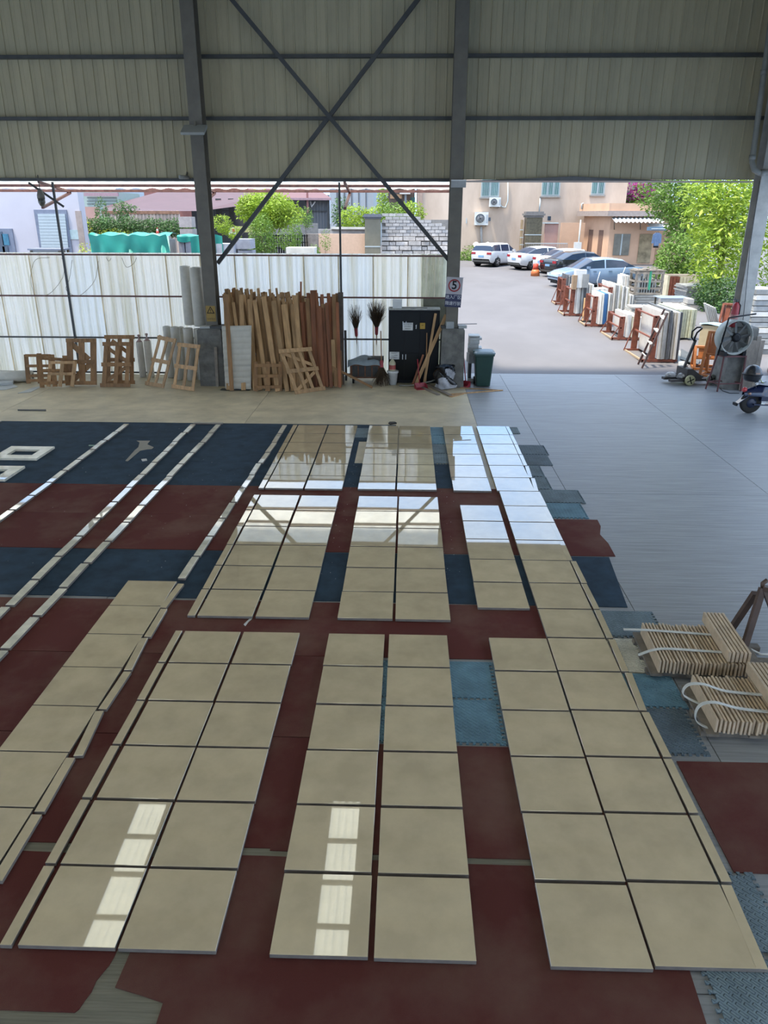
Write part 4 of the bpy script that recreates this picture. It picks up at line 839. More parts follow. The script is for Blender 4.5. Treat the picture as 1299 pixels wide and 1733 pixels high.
# small things on the second rack
A = AY(985, 480, 32.0)
def onrack(name, lb, px0, px1, base, top, y, m, d=.4, cat='box'):
    a = AY(px0, base, y); b_ = AY(px1, base, y); t = AY(px0, top, y)
    return MB().box(0, b_.x-a.x, 0, d, 0, t.z-a.z).build(name, m, loc=a, label=lb, category=cat)
onrack('carton', 'white carton perched on the second slab rack', 972, 990, 487, 457, 31.75, white_m)
bsk = onrack('wire_basket', 'dark wire basket beside the white carton', 984, 995, 487, 464, 31.72, st_grey, .02, 'basket')
onrack('carton', 'brown carton wedged beside the white one', 968, 975, 490, 466, 31.7, mat('brown_carton', (.30, .2, .12, 1), .7), .3)
for i, (a, b_, lb) in enumerate((((1054, 463), (1058, 452), 'curled white strap end sticking up behind the slabs'), ((1012, 477), (1015, 460), 'thin white strap loop before the blue car'))):
    A = AY(a[0], a[1]+14, 33); B = AY(b_[0], b_[1], 33)
    MB().tube([A, A.lerp(B, .5)+Vector((-.08, 0, 0)), B], .014, 5).build('strap', white_m, label=lb, category='strap')
pz = S(980, 546); plank(S(985, 545)+Vector((0, 0, .03)), AY(989, 505, 30.9), .045, .03, wood, 'thin pale stick leaning on the second rack', 'single planks')
A = S(978, 545); MB().bar((0, 0, 0), S(999, 545)-A, .07, .05).build('iron_bar', steel_dark, loc=A+Vector((0, 0, .03)), label='dark bar lying on the road beside the third rack', category='bar')
# ladder leaning on the near rack
ld = thing('step_ladder', 'narrow brown ladder leaning on the big slabs', 'ladder', S(1082, 622)); O = Vector(ld.location)
b0 = S(1079, 617)-O; b1 = S(1083, 622)-O; t0 = AY(1124, 523, 22.1)-O; t1 = AY(1129, 530, 21.9)-O; b1.y -= .15
lm = mat('brown_ladder', (.10, .055, .045, 1), .6, var=.2)
for a, b_ in ((b0, t0), (b1, t1)): MB().bar(a+Vector((0, 0, .01)), b_, .05, .035, (0, 1, 0)).build('stile', lm, ld)
for k in range(4):
    u = .2+.23*k; MB().bar(b0.lerp(t0, u), b1.lerp(t1, u), .11, .03, (0, 1, 0)).build('rung', mat('ladder_tread', (.42, .40, .37, 1), .6), ld)
# orange A-frames
def aframe(label, px0, px1, base, top, y0, w_, rz_, m=orange_p, bars=4):
    A = S(px0, base); o = thing('slab_trestle', label, 'trestle', (A.x, y0, gz(y0)), rz_, group='slab trestles'); h = AY(px0, top, y0).z-gz(y0)
    for s in (0, .55):
        for i in range(bars):
            x = w_*i/(bars-1); MB().bar((x, s-.05, .06), (x, .28+(.04 if s else -.04), h), .07, .06).build('upright', m, o)
        MB().bar((0, .28+(.04 if s else -.04), h-.02), (w_, .28+(.04 if s else -.04), h-.02), .06, .06).build('top_rail', m, o)
        MB().bar((0, .14+s*.5, h*.5), (w_, .14+s*.5, h*.5), .05, .05).build('middle_rail', m, o)
        MB().bar((0, s-.05, .05), (w_, s-.05, .05), .06, .06).build('bottom_rail', m, o)
    for x in (0, w_): MB().bar((x, -.05, .05), (x, .5, .05), .06, .06).build('side_foot', m, o)
    for i in range(bars-1): MB().bar((w_*(i+.5)/(bars-1), .2, h*.52), (w_*(i+.5)/(bars-1), .26, h-.05), .16, .02, (0, 1, 0)).build('infill_board', m, o)
    return o
aframe('bright orange steel trestle behind the drum fan', 1182, 0, 636, 562, 20.75, .95, radians(-38))
aframe('orange trestle with a low frame beside the pallet truck', 1166, 0, 622, 588, 21.6, .7, radians(-12), bars=3)
aframe('red steel trestle holding white offcuts', 1184, 0, 566, 514, 26.2, 1.0, radians(-42), rust)
for k in range(6):
    a = AY(1196+k*3, 545-k, 26.3); b_ = AY(1180+k*3+8, 512, 26.2)
    MB().bar((0, 0, 0), (.35, .15, -.75), .10, .03).build('stone_offcut', st_white, loc=AY(1192+k*3.2, 513+k*1.5, 26.05), label='long white stone offcut leaning on the red trestle, %s across' % ORD[k], category='stone', group='white offcuts on the red trestle')
A = S(1188, 590); ctn = thing('carton', 'pale carton with blue wrapping behind the orange trestle', 'box', (A.x, A.y, A.z), radians(-25)); hh = AY(1188, 551, A.y).z-A.z
MB().box(-.15, .75, 0, .5, 0, hh).build('body', mat('tan_carton', (.45, .36, .22, 1), .7, var=.08), ctn); MB().grid(lambda u, v: (-.2+1.0*u, -.04+.6*v, hh+.03+.03*sin(7*u+5*v)), 8, 6).build('wrapping', mat('blue_wrap', (.25, .36, .42, 1), .4, var=.2, scale=6), ctn)
flatstack('pale stone lump beside the red trestle', 1156, 1166, 552, 505, .6, 5, [pale_block], 'pale stone lumps by the trestle', jx=.08)
for k, (pts, lb) in enumerate((([(1147, 625), (1163, 622), (1150, 592), (1146, 596)], 'slate-grey slab lying on the ground by the near rack'), ([(1150, 612), (1180, 622), (1184, 612), (1152, 592)], 'dark slab lying behind the pallet truck'))):
    ps = [S(*p) for p in pts]; c = sum(ps, Vector())/4; MB().prism([(p.x-c.x, p.y-c.y) for p in ps], 0, .03).build('stone_slab', (st_grey, st_dark)[k], loc=(c.x, c.y, c.z+.012+.032*k), label=lb, category='slab')
# pallet truck
A = G(1168, 652); pj = thing('pallet_truck', 'hand pallet truck with pale wheels and a raised handle', 'pallet truck', (A.x-.05, A.y, 0), radians(12))
pjm = mat('grimy_brown', (.045, .038, .034, 1), .6, var=.3, scale=8)
MB().box(-.50, .62, .02, .16, .09, .15).build('fork', pjm, pj); MB().box(-.50, .62, .36, .50, .09, .15).build('fork', pjm, pj)
MB().add([(-.1, .0, .1), (.35, .0, .1), (.35, .0, .22), (.05, 0, .42), (-.1, 0, .42), (-.1, .5, .1), (.35, .5, .1), (.35, .5, .22), (.05, .5, .42), (-.1, .5, .42)], [(0, 1, 2, 3, 4), (9, 8, 7, 6, 5), (0, 5, 6, 1), (1, 6, 7, 2), (2, 7, 8, 3), (3, 8, 9, 4), (4, 9, 5, 0)]).build('body', pjm, pj)
MB().bar((-.05, .25, .4), (.16, .25, 1.12), .06, .05, (0, 1, 0)).build('handle_shaft', pjm, pj)
MB().tube([(.14, .25, 1.08), (.08, .18, 1.18), (.10, .14, 1.32), (.22, .14, 1.42), (.27, .25, 1.44), (.22, .36, 1.42), (.10, .36, 1.32), (.08, .32, 1.18)], .022, 8, closed=True).build('grip_loop', black_m, pj)
wm = mat('pale_wheel', (.40, .37, .20, 1), .6, var=.15)
for k, (x, y) in enumerate(((-.02, -.03), (.05, .25), (.60, .0))):
    wo = MB().lathe([(.03, -.03), (.13, -.03), (.135, -.01), (.135, .02), (.13, .03), (.03, .03)], 18, Matrix.Translation((x, y-.03, .14)) @ Matrix.Rotation(pi/2, 4, 'X')).build('wheel', wm if k != 2 else mat('dull_wheel', (.20, .20, .16, 1), .7, var=.2), pj)
    for q in range(4): MB().bar((x, y-.065, .14), (x+.1*cos(q*pi/2+.4), y-.065, .14+.1*sin(q*pi/2+.4)), .02, .012, (0, 1, 0)).build('spoke', black_m, wo)
rb = random.Random(9)
for k in range(9):
    MB().lathe([(.02, 0), (.09, .01), (.11, .05), (.05, .1), (.01, .11)], 7, Matrix.Rotation(rb.uniform(-.6, .6), 4, 'X') @ Matrix.Diagonal((rb.uniform(.8, 1.6), rb.uniform(.6, 1.2), .8, 1))).build('wrapper_scrap', mat('pale_scrap', (.38, .36, .34, 1), .6, var=.3, scale=12, rv=.2), loc=(A.x-.42+rb.uniform(-.12, .42), A.y+.3+rb.uniform(-.2, .22), .155+.03*(k % 3)), rot=(0, 0, rb.uniform(0, 6)), label='crumpled pale wrapping heaped on the pallet truck forks', category='scrap', group='wrapping on the pallet truck')
# drum fan on a red stand
A = G(1213, 663); fs = thing('fan_stand', 'dark red four-legged steel stand under the drum fan', 'stand', (A.x, A.y, 0), radians(8)); hz = AY(1228, 603, A.y).z
dr = mat('dark_red_paint', (.11, .035, .035, 1), .5, var=.2)
L4 = [(-.12, .35), (0, 0), (.62, .0), (.50, .40)]; T4 = [(.02, .30), (.06, .06), (.62, .04), (.56, .32)]
for (a, b_), (c, d) in zip(L4, T4): MB().bar((a, b_, 0), (c, d, hz), .035, .035).build('leg', dr, fs)
for i in range(4):
    j = (i+1) % 4; MB().bar((*T4[i], hz-.02), (*T4[j], hz-.02), .035, .035).build('top_rail', dr, fs)
    p = [Vector((*L4[q], 0)).lerp(Vector((*T4[q], hz)), .22) for q in (i, j)]; MB().bar(p[0], p[1], .025, .025).build('stretcher', dr, fs)
fan = thing('drum_fan', 'pale drum fan with dark blades on the red stand', 'fan', (A.x+.27, A.y+.18, hz), radians(9)); R_ = .41
Mz = Matrix.Translation((0, 0, R_+.03)) @ Matrix.Rotation(pi/2, 4, 'X')
MB().lathe([(R_-.02, -.2), (R_, -.2), (R_, .10), (R_-.02, .10), (R_-.02, -.2)], 36, Mz, cap=False).build('drum', mat('pale_green_white', (.34, .36, .33, 1), .5, var=.15, scale=5), fan)
MB().tube([(R_*cos(2*pi*k/36), -.1, R_+.03+R_*sin(2*pi*k/36)) for k in range(36)], .016, 6, closed=True).build('rim', mat('rim_grey', (.28, .28, .25, 1), .5), fan)
MB().lathe([(.09, -.08), (.11, -.05), (.11, .1), (.06, .12)], 18, Mz).build('hub', black_m, fan)
for k in range(8):
    a = 2*pi*k/8+.15; d = Vector((cos(a), 0, sin(a))); n = Vector((-sin(a), 0, cos(a))); c0 = Vector((0, -.06, R_+.03))
    MB().add([c0+d*.09+n*-.03, c0+d*.36+n*-.06+Vector((0, .03, 0)), c0+d*.36+n*.05-Vector((0, .05, 0)), c0+d*.09+n*.03-Vector((0, .02, 0)), c0+d*.09+n*-.03+Vector((0, .006, 0)), c0+d*.36+n*-.06+Vector((0, .036, 0)), c0+d*.36+n*.05-Vector((0, .044, 0)), c0+d*.09+n*.03-Vector((0, .014, 0))], [(0, 1, 2, 3), (7, 6, 5, 4), (0, 4, 5, 1), (1, 5, 6, 2), (2, 6, 7, 3), (3, 7, 4, 0)]).build('blade', mat('blade_dark', (.06, .06, .055, 1), .5), fan)
MB().tube([(-.42, -.1, .02), (-.30, -.12, .92), (.42, -.06, 1.0)], .022, 8).build('support_bar', black_m, fan)
for x in (-.25, .25): MB().box(x-.04, x+.04, -.15, .15, 0, .10).build('foot', black_m, fan)
rp2 = random.Random(3); cb = MB()
cc_ = G(1238, 655)
for k in range(14): cb.tube([(.11*cos(2*pi*i/18)*(1+.15*rp2.uniform(-1, 1)), .012*(k-7)/2+rp2.uniform(-.01, .01), .33+.26*sin(2*pi*i/18)*(1+.06*rp2.uniform(-1, 1))) for i in range(18)], .007, 4, closed=True)
cbo = cb.build('cable_coil', mat('grey_cable', (.07, .07, .065, 1), .6), loc=(cc_.x, 19.45, 0), label='coil of grey cable hanging under the drum fan', category='cable')
MB().tube([G(1217, 657)+Vector((0, 0, .01)), G(1222, 662)+Vector((0, 0, .01)), G(1234, 666)+Vector((0, 0, .01)), G(1250, 666)+Vector((0, 0, .01))], .008, 6).build('power_cable', black_m, label='thin black cable on the floor under the fan stand', category='cable')
# scooter, rear end in frame
A = G(1266, 699); sc = thing('scooter', 'dark blue electric scooter, only its rear end in view', 'scooter', (A.x, A.y, 0), radians(4))
navy = mat('navy_paint', (.008, .014, .045, 1), .18, var=0, coat=.8)
wh_ = MB().lathe([(.10, -.045), (.20, -.055), (.235, -.03), (.24, 0), (.235, .03), (.20, .055), (.10, .045)], 28, Matrix.Translation((0, 0, .24)) @ Matrix.Rotation(pi/2, 4, 'X')).build('rear_wheel', mat('tyre', (.018, .017, .015, 1), .8, var=.2), sc)
MB().lathe([(.02, -.07), (.10, -.065), (.115, -.04), (.115, .04), (.10, .065), (.02, .07)], 20, Matrix.Translation((0, 0, .24)) @ Matrix.Rotation(pi/2, 4, 'X')).build('hub_motor', mat('navy_hub', (.012, .02, .05, 1), .35, var=.1), wh_)
MB().bar((.02, -.09, .22), (.62, -.10, .20), .09, .03).build('swing_arm', navy, sc)
def bodyf(u, v):
    x = -.20+1.15*u; a = pi*v; top = .52+.16*sin(min(1, u*1.8)*pi/2)-.10*max(0, u-.6); hw = (.05+.13*min(1, u*3)); zb = .40-.12*max(0, u-.35)
    return (x, -hw*cos(a), zb+(top-zb)*sin(a)**.7)
MB().grid(bodyf, 18, 12).build('tail_body', navy, sc)
MB().box(.15, 1.0, -.16, .16, .30, .44).build('side_panel', navy, sc)
def seatf(u, v): a = pi*v; return (.05+.8*u, -.15*cos(a)*(.7+.3*sin(pi*u)), .665+.09*sin(a)**.6-.03*sin(pi*u))
MB().grid(seatf, 12, 8).build('seat', mat('grey_vinyl', (.30, .31, .33, 1), .5, var=.08), sc)
MB().lathe([(.0, -.03), (.05, -.02), (.06, .03), (.04, .06)], 12, Matrix.Translation((-.17, 0, .53)) @ Matrix.Rotation(-pi/2, 4, 'Y')).build('tail_light', mat('tail_red', (.42, .04, .04, 1), .25, var=.05), sc)
for y in (-.11, .11): MB().lathe([(.0, 0), (.03, .01), (.02, .06)], 10, Matrix.Translation((-.08, y, .46)) @ Matrix.Rotation(-pi/2, 4, 'Y')).build('indicator', mat('amber', (.35, .2, .14, 1), .3), sc)
MB().add([(-.08, -.08, .44), (-.08, .08, .44), (-.33, .07, .22), (-.33, -.07, .22), (-.08, -.08, .42), (-.08, .08, .42), (-.32, .07, .205), (-.32, -.07, .205)], [(0, 1, 2, 3), (7, 6, 5, 4), (0, 3, 7, 4), (1, 5, 6, 2), (0, 4, 5, 1), (3, 2, 6, 7)]).build('mudguard', navy, sc)
MB().box(-.36, -.32, -.08, .08, .18, .24).build('number_plate_holder', black_m, sc)
MB().box(.30, .48, -.13, -.12, .26, .44).build('reflector_panel', mat('pale_panel', (.42, .42, .38, 1), .4), sc)
MB().tube([(.0, -.11, .60), (-.03, -.12, .70), (.05, -.12, .73), (.2, -.12, .73)], .012, 6).build('grab_rail', mat('chrome', (.5, .5, .5, 1), .2, 1.0, var=0), sc)
MB().box(.60, 1.02, -.15, .15, .24, .31).build('footboard', navy, sc)
fw_ = MB().lathe([(.10, -.045), (.20, -.055), (.235, -.03), (.24, 0), (.235, .03), (.20, .055), (.10, .045)], 28, Matrix.Translation((1.28, 0, .24)) @ Matrix.Rotation(pi/2, 4, 'X')).build('front_wheel', MATS['tyre'], sc)
MB().lathe([(.02, -.05), (.10, -.05), (.10, .05), (.02, .05)], 18, Matrix.Translation((1.28, 0, .24)) @ Matrix.Rotation(pi/2, 4, 'X')).build('hub', MATS['navy_hub'], fw_)
for y in (-.08, .08): MB().tube([(1.28, y, .24), (1.16, y, .62)], .02, 8).build('fork_leg', steel, sc)
MB().grid(lambda u, v: (1.0+.10*v+.05*cos(pi*(u-.5))-.12*(v > .8)*(v-.8)*5, -.2+.4*u, .30+.62*v), 10, 10).build('front_shield', navy, sc)
MB().tube([(1.14, 0, .6), (1.02, 0, 1.0)], .025, 8).build('steering_stem', steel, sc)
MB().tube([(.92, -.33, 1.02), (1.0, -.2, 1.04), (1.02, 0, 1.0), (1.0, .2, 1.04), (.92, .33, 1.02)], .016, 8).build('handlebar', black_m, sc)
MB().lathe([(.02, 0), (.07, .01), (.085, .06), (.04, .1)], 14, Matrix.Translation((1.02, 0, .95)) @ Matrix.Rotation(pi/2, 4, 'Y')).build('headlight', MATS['grey_vinyl'], sc)
hl = thing('helmet', 'glossy black half helmet perched behind the scooter seat', 'helmet', (A.x-.06, A.y+.02, .73))
hm = mat('gloss_black', (.012, .013, .016, 1), .3, var=0, coat=.2)
MB().lathe([(.15, 0), (.185, .05), (.195, .12), (.20, .14), (.195, .16), (.165, .25), (.10, .32), (.02, .345)], 24).build('shell', hm, hl); MB().lathe([(.20, .13), (.215, .135), (.215, .15), (.20, .155)], 24, cap=False).build('rim_band', black_m, hl); MB().box(-.02, .07, -.205, -.19, .17, .2).build('badge', mat('badge', (.3, .2, .15, 1), .5), hl)
MB().tube([(.12, -.14, .06), (.16, -.15, -.0), (.22, -.13, -.03)], .008, 5).build('strap', mat('yellow_green', (.3, .35, .1, 1), .6), hl)
tcx = thing('storage_case', 'grey storage case behind the scooter, cut by the picture edge', 'case', (G(1279, 660).x+.02, 18.2, 0)); gcm = mat('case_grey', (.10, .105, .11, 1), .5, var=.08)
MB().box(0, .55, -.15, .2, .86, 1.12).build('lower_shell', gcm, tcx); MB().box(-.015, .56, -.165, .215, 1.125, 1.28).build('lid', gcm, tcx); MB().box(.28, .55, -.18, -.165, .87, 1.27).build('latch_strip', black_m, tcx); MB().box(.1, .5, -.05, .1, 0, .86).build('pedestal', steel_dark, tcx)
# behind the last column
flatstack('grey slab of the tall flat stack behind the last column', 1268, 1312, 552, 489, 1.2, 12, [st_grey, st_white, st_grey], 'tall flat stack behind the last column', jx=.04, ydist=24.0)
aframe('rust-red and white frame at the right edge of the picture', 1286, 0, 625, 560, 21.2, .7, radians(-60), mat('pale_pink_paint', (.33, .22, .19, 1), .6, var=.3, scale=8), bars=4)
for i in range(4):
    MB().box(0, .11, 0, .03, 0, 1.35-.1*(i % 2)).build('plank', wood_grey, loc=(8.40+.1*i, 19.03, .0), rot=(.03, 0, .02*i), label='weathered board leaning on the stained plinth, %s from the fan' % ORD[i], category='plank', group='boards on the last plinth')
# ================================================================== BEYOND THE YARD
def px_box(o, name, px0, px1, py0, py1, y, m, d=.05, base=None):
    """box on the upright plane y between surveyed left/right/top/bottom, d deep behind it"""
    a = AY(px0, py1, y); b = AY(px1, py0, y); O = Vector(o.location) if o is not None else Vector()
    z0 = a.z if base is None else base
    return MB().box(a.x-O.x, b.x-O.x, y-O.y, y+d-O.y, z0-O.z, b.z-O.z).build(name, m, o)
def at0(px, y): p = AY(px, 430, y); return (p.x, y, gz(y))
plaster = mat('stained_plaster', (.56, .42, .32, 1), .9, var=.28, scale=.4, stretch=(1, 1, .4), col2=(.68, .54, .43, 1), cmix=(.3, .75))
plaster_lav = mat('lavender_plaster', (.50, .47, .51, 1), .85, var=.06, scale=.5)
plaster_peach = mat('peach_plaster', (.58, .37, .25, 1), .85, var=.08, scale=1.0)
plaster_pink = mat('pink_plaster', (.46, .28, .24, 1), .85, var=.1, scale=1.0)
glass_t = mat('teal_glass', (.055, .17, .165, 1), .08, var=.3, scale=1.2)
glass_d = mat('dark_glass', (.05, .07, .10, 1), .08, var=.3, scale=1.2)
frame_w = mat('white_frame', (.42, .47, .48, 1), .5, var=.04)
roof_mar = mat('maroon_roof', (.075, .032, .040, 1), .6, var=.12, scale=1.5)
tin_grey = mat('tin_grey', (.12, .125, .135, 1), .5, var=.12, scale=1)
tin_white = mat('tin_white', (.36, .39, .42, 1), .5, var=.06, scale=1)
rusty_tin = mat('rusty_tin', (.62, .50, .44, 1), .7, var=.35, scale=1.2, stretch=(1, 1, .4))
# ---- big plain building across the yard
BY = 63.0
bb = thing('apartment_house', 'tall beige plastered house with barred teal windows across the yard', 'building', (AY(900, 400, BY).x, BY, gz(BY)))
O = Vector(bb.location); x0 = AY(713, 400, BY).x; x1 = AY(1052, 400, BY).x
MB().box(x0-O.x, x1-O.x, 0, 9, -.3, 9.2).build('wall', plaster, bb)
MB().box(x0-O.x-.35, x0-O.x, -.1, 9, -.3, 9.2).build('corner_pier', mat('pale_peach', (.36, .26, .21, 1), .85), bb)
def window(o, px0, px1, py0, py1, y, panes, gl, bars, zt=None):
    a = AY(px0, py1, y); b = AY(px1, py0, y); O = Vector(o.location); X0, X1, Z0, Z1 = a.x-O.x, b.x-O.x, a.z-O.z, (zt or b.z)-O.z
    w_ = MB().box(X0, X1, -.05, .0, Z0, Z1).build('window', frame_w, o)
    pw = (X1-X0)/panes
    for i in range(panes): MB().box(X0+pw*i+.07, X0+pw*(i+1)-.05, -.06, -.05, Z0+.08, Z1-.08).build('pane', gl, w_)
    b_ = MB(); nb = bars
    for i in range(nb+1):
        x = X0+(X1-X0)*i/nb; b_.box(x-.012, x+.012, -.20, -.18, Z0+.05, Z1)
    for z in (Z0+.1, (Z0+Z1)/2, Z1-.3): b_.box(X0, X1, -.2, -.18, z-.012, z+.012)
    b_.build('security_grille', frame_w, w_)
    MB().box(X0-.1, X1+.1, -.22, 0, Z0-.1, Z0).build('sill', mat('sill_grey', (.26, .24, .22, 1), .8), w_)
window(bb, 813, 845, 300, 334, BY, 2, glass_t, 12, 8.4); window(bb, 915, 948, 300, 332, BY, 3, glass_t, 12, 8.4); window(bb, 999, 1024, 300, 330, BY, 2, glass_t, 8, 8.4)
# drainpipe
MB().tube([AY(814, 383.5, BY-.15)-O, AY(814, 395, BY-.15)-O, AY(816, 437, BY-.15)-O], .09, 8).build('drainpipe', mat('pipe_grey', (.34, .33, .32, 1), .6), bb)
MB().tube([AY(859, 303, BY-.12)-O, AY(859, 340, BY-.12)-O, AY(855, 351, BY-.12)-O, AY(849, 350, BY-.12)-O, AY(845, 345, BY-.12)-O], .05, 6).build('cable_duct', frame_w, bb)
MB().tube([AY(914, 335, BY-.1)-O, AY(912, 360, BY-.1)-O], .06, 6).build('vent_pipe', frame_w, bb)
px_box(bb, 'vent_hole', 926, 932, 366, 373, BY-.03, glass_d, .05); px_box(bb, 'vent_hole', 824, 830, 368, 374, BY-.03, glass_d, .05)
px_box(bb, 'wall_slot', 788, 790, 369, 378, BY-.03, frame_w, .05)
# patches of old paint
patch = mat('old_paint', (.22, .20, .205, 1), .9, var=.15, scale=2)
def ac(label, px0, px1, py0, py1):
    o = thing('air_conditioner', label, 'air conditioner', (AY((px0+px1)/2, py1, BY).x, BY-.45, AY(px0, py1, BY-.4).z)); O = Vector(o.location)
    a = AY(px0, py1, BY-.42); b = AY(px1, py0, BY-.42); w_ = b.x-a.x; h = b.z-a.z
    MB().box(-w_/2, w_/2, 0, .42, 0, h).build('casing', white_m, o)
    Mx = Matrix.Translation((-w_*.1, -.005, h/2)) @ Matrix.Rotation(pi/2, 4, 'X')
    MB().lathe([(h*.36, 0), (h*.40, 0), (h*.40, .03), (h*.36, .03), (h*.36, 0)], 24, Mx, cap=False).build('fan_ring', frame_w, o)
    MB().lathe([(.01, .0), (h*.36, .0), (h*.36, .01), (.01, .01)], 24, Mx).build('fan_grille', mat('ac_grille', (.16, .16, .165, 1), .5), o)
    for k in range(4): MB().bar((-w_*.1, -.02, h/2), (-w_*.1+h*.33*cos(k*pi/2+.4), -.02, h/2+h*.33*sin(k*pi/2+.4)), .08, .01, (0, 1, 0)).build('fan_blade', tin_grey, o)
    MB().box(w_*.33, w_*.48, -.006, 0, h*.15, h*.8).build('side_vent', tin_white, o)
    for x in (-w_*.35, w_*.35): MB().bar((x, .05, -.04), (x, .44, -.04), .06, .06).build('bracket', steel, o)
ac('white air conditioner under the left barred window', 826, 846, 334, 350); ac('larger white air conditioner lower down beside the drainpipe', 801, 825, 359, 381)
# right wing, pale, with a dark balcony
wg = thing('pale_house', 'cream house behind the gatehouse with a grey balcony opening', 'building', at0(1080, 68)); 
px_box(wg, 'wall', 1050, 1140, 270, 440, 68, mat('cream_plaster', (.40, .36, .28, 1), .85, var=.06), 6, gz(68)); px_box(wg, 'balcony_opening', 1054, 1100, 323, 358, 67.95, tin_grey, .08); px_box(wg, 'upper_panel', 1068, 1110, 296, 321, 67.9, mat('blue_grey_panel', (.28, .33, .35, 1), .6), .1); px_box(wg, 'shutter', 1060, 1075, 326, 352, 67.85, tin_white, .06)
# gatehouse
GY = 57.5
gh = thing('gatehouse', 'low peach gatehouse with a flat roof and corrugated awning', 'building', at0(1060, GY)); O = Vector(gh.location)
xa, xb, xc = AY(1030, 400, GY).x-O.x, AY(1165, 400, GY).x-O.x, AY(986, 400, GY+4.6).x-O.x
zt = AY(1060, 366, GY).z-O.z
MB().prism([(xa, 0), (xb, 0), (xb, 4.8), (xc, 4.8), (xc, 4.4)], -.2, zt).build('wall', plaster_peach, gh)
MB().prism([(xa-.35, -.5), (xb, -.5), (xb, 5.2), (xc-.5, 5.2), (xc-.5, 4.3)], zt, zt+.35).build('roof_slab', mat('roof_edge', (.30, .25, .23, 1), .8), gh)
MB().prism([(xa-.1, -.2), (xb, -.2), (xb, .1), (xa, .1)], zt+.35, zt+.85).build('parapet', plaster_peach, gh)
MB().bar((xa-.1, -.2, zt+.6), (xc-.3, 4.6, zt+.6), .3, .5).build('parapet', plaster_peach, gh)
px_box(gh, 'window', 1036, 1067, 396, 432, GY-.06, mat('dusty_glass', (.15, .14, .11, 1), .15, var=.3, scale=1.5), .06); px_box(gh, 'window_mullion', 1050, 1052, 396, 432, GY-.09, frame_w, .05)
px_box(gh, 'stone_panel', 1077, 1105, 396, 445, GY-.05, mat('flaking_render', (.30, .24, .15, 1), .9, var=.4, scale=2), .05)
px_box(gh, 'stone_panel', 1106, 1135, 398, 445, GY-.04, mat('flaking_render2', (.42, .28, .17, 1), .9, var=.35, scale=2.5), .05)
# openings on the oblique side
for u0, u1 in ((.62, .78), (.22, .38)):
    A_ = Vector((xa, 0, 0)); B_ = Vector((xc, 4.4, 0)); n_ = Vector((B_.y-A_.y, -(B_.x-A_.x), 0)).normalized()
    if n_.x > 0: n_ = -n_
    p0, p1 = A_.lerp(B_, u0)+n_*.03, A_.lerp(B_, u1)+n_*.03
    MB().add([p0+Vector((0, 0, .5)), p1+Vector((0, 0, .5)), p1+Vector((0, 0, 2.3)), p0+Vector((0, 0, 2.3)), p0+Vector((0, 0, .5))-n_*.1, p1+Vector((0, 0, .5))-n_*.1, p1+Vector((0, 0, 2.3))-n_*.1, p0+Vector((0, 0, 2.3))-n_*.1], [(0, 1, 2, 3), (7, 6, 5, 4), (0, 4, 5, 1), (2, 6, 7, 3), (1, 5, 6, 2), (0, 3, 7, 4)]).build('window', mat('brown_opening', (.17, .10, .075, 1), .7), gh)
za, zb_ = AY(1040, 367, GY).z-O.z, AY(1040, 376, GY-1.2).z-O.z; x0_, x1_ = AY(1032, 370, GY).x-O.x, AY(1115, 370, GY).x-O.x; nn_ = 60
MB().add([(x0_+(x1_-x0_)*i/nn_, yy, (za if yy > -.5 else zb_)+.05*cos(2*pi*i/5)) for yy in (-.05, -1.25) for i in range(nn_+1)], [(i, i+1, nn_+2+i, nn_+1+i) for i in range(nn_)], True).build('awning', mat('awning_white', (.42, .44, .45, 1), .5, var=.05), gh)
MB().grid(lambda u, v: (AY(1093, 380, GY).x-O.x+1.6*u, -.05-1.3*v, AY(1093, 378, GY).z-O.z-.35*v), 4, 4).build('small_awning', white_m, gh); px_box(gh, 'awning_valance', 1094, 1128, 384, 390, GY-1.3, mat('blue_valance', (.12, .2, .28, 1), .5), .04)
for px in (1039, 1083): MB().bar(AY(px, 376, GY-.9)-O, AY(px, 388, GY-.05)-O, .06, .06).build('bracket', steel, gh)
MB().tube([AY(984, 354, GY+4)-O, AY(984, 345, GY+4)-O, AY(987, 344, GY+4)-O], .06, 6).build('roof_pipe', frame_w, gh)
ca = thing('jacket', 'blue jacket hanging from the gatehouse awning', 'jacket', AY(1112, 395, GY-1.35)); s_ = AY(1112+18, 395, GY-1.35).x-ca.location.x
k_ = s_/18; MB().prism([(-7*k_, -2*k_), (-3*k_, 1*k_), (3*k_, 1*k_), (7*k_, -2*k_), (8*k_, -16*k_), (4.5*k_, -16*k_), (4*k_, -7*k_), (4*k_, -20*k_), (-4*k_, -20*k_), (-4*k_, -7*k_), (-4.5*k_, -16*k_), (-8*k_, -16*k_)], -.06, .06, Matrix.Rotation(pi/2, 4, 'X')).build('body', mat('denim', (.10, .16, .28, 1), .8, var=.2, scale=5), ca)
MB().box(-4*k_, 4*k_, -.07, .07, -23*k_, -20*k_).build('dark_hem', black_m, ca); MB().tube([(-2*k_, 0, 1*k_), (0, 0, 4*k_), (2*k_, 0, 1*k_)], .02, 5).build('hanger', steel, ca)
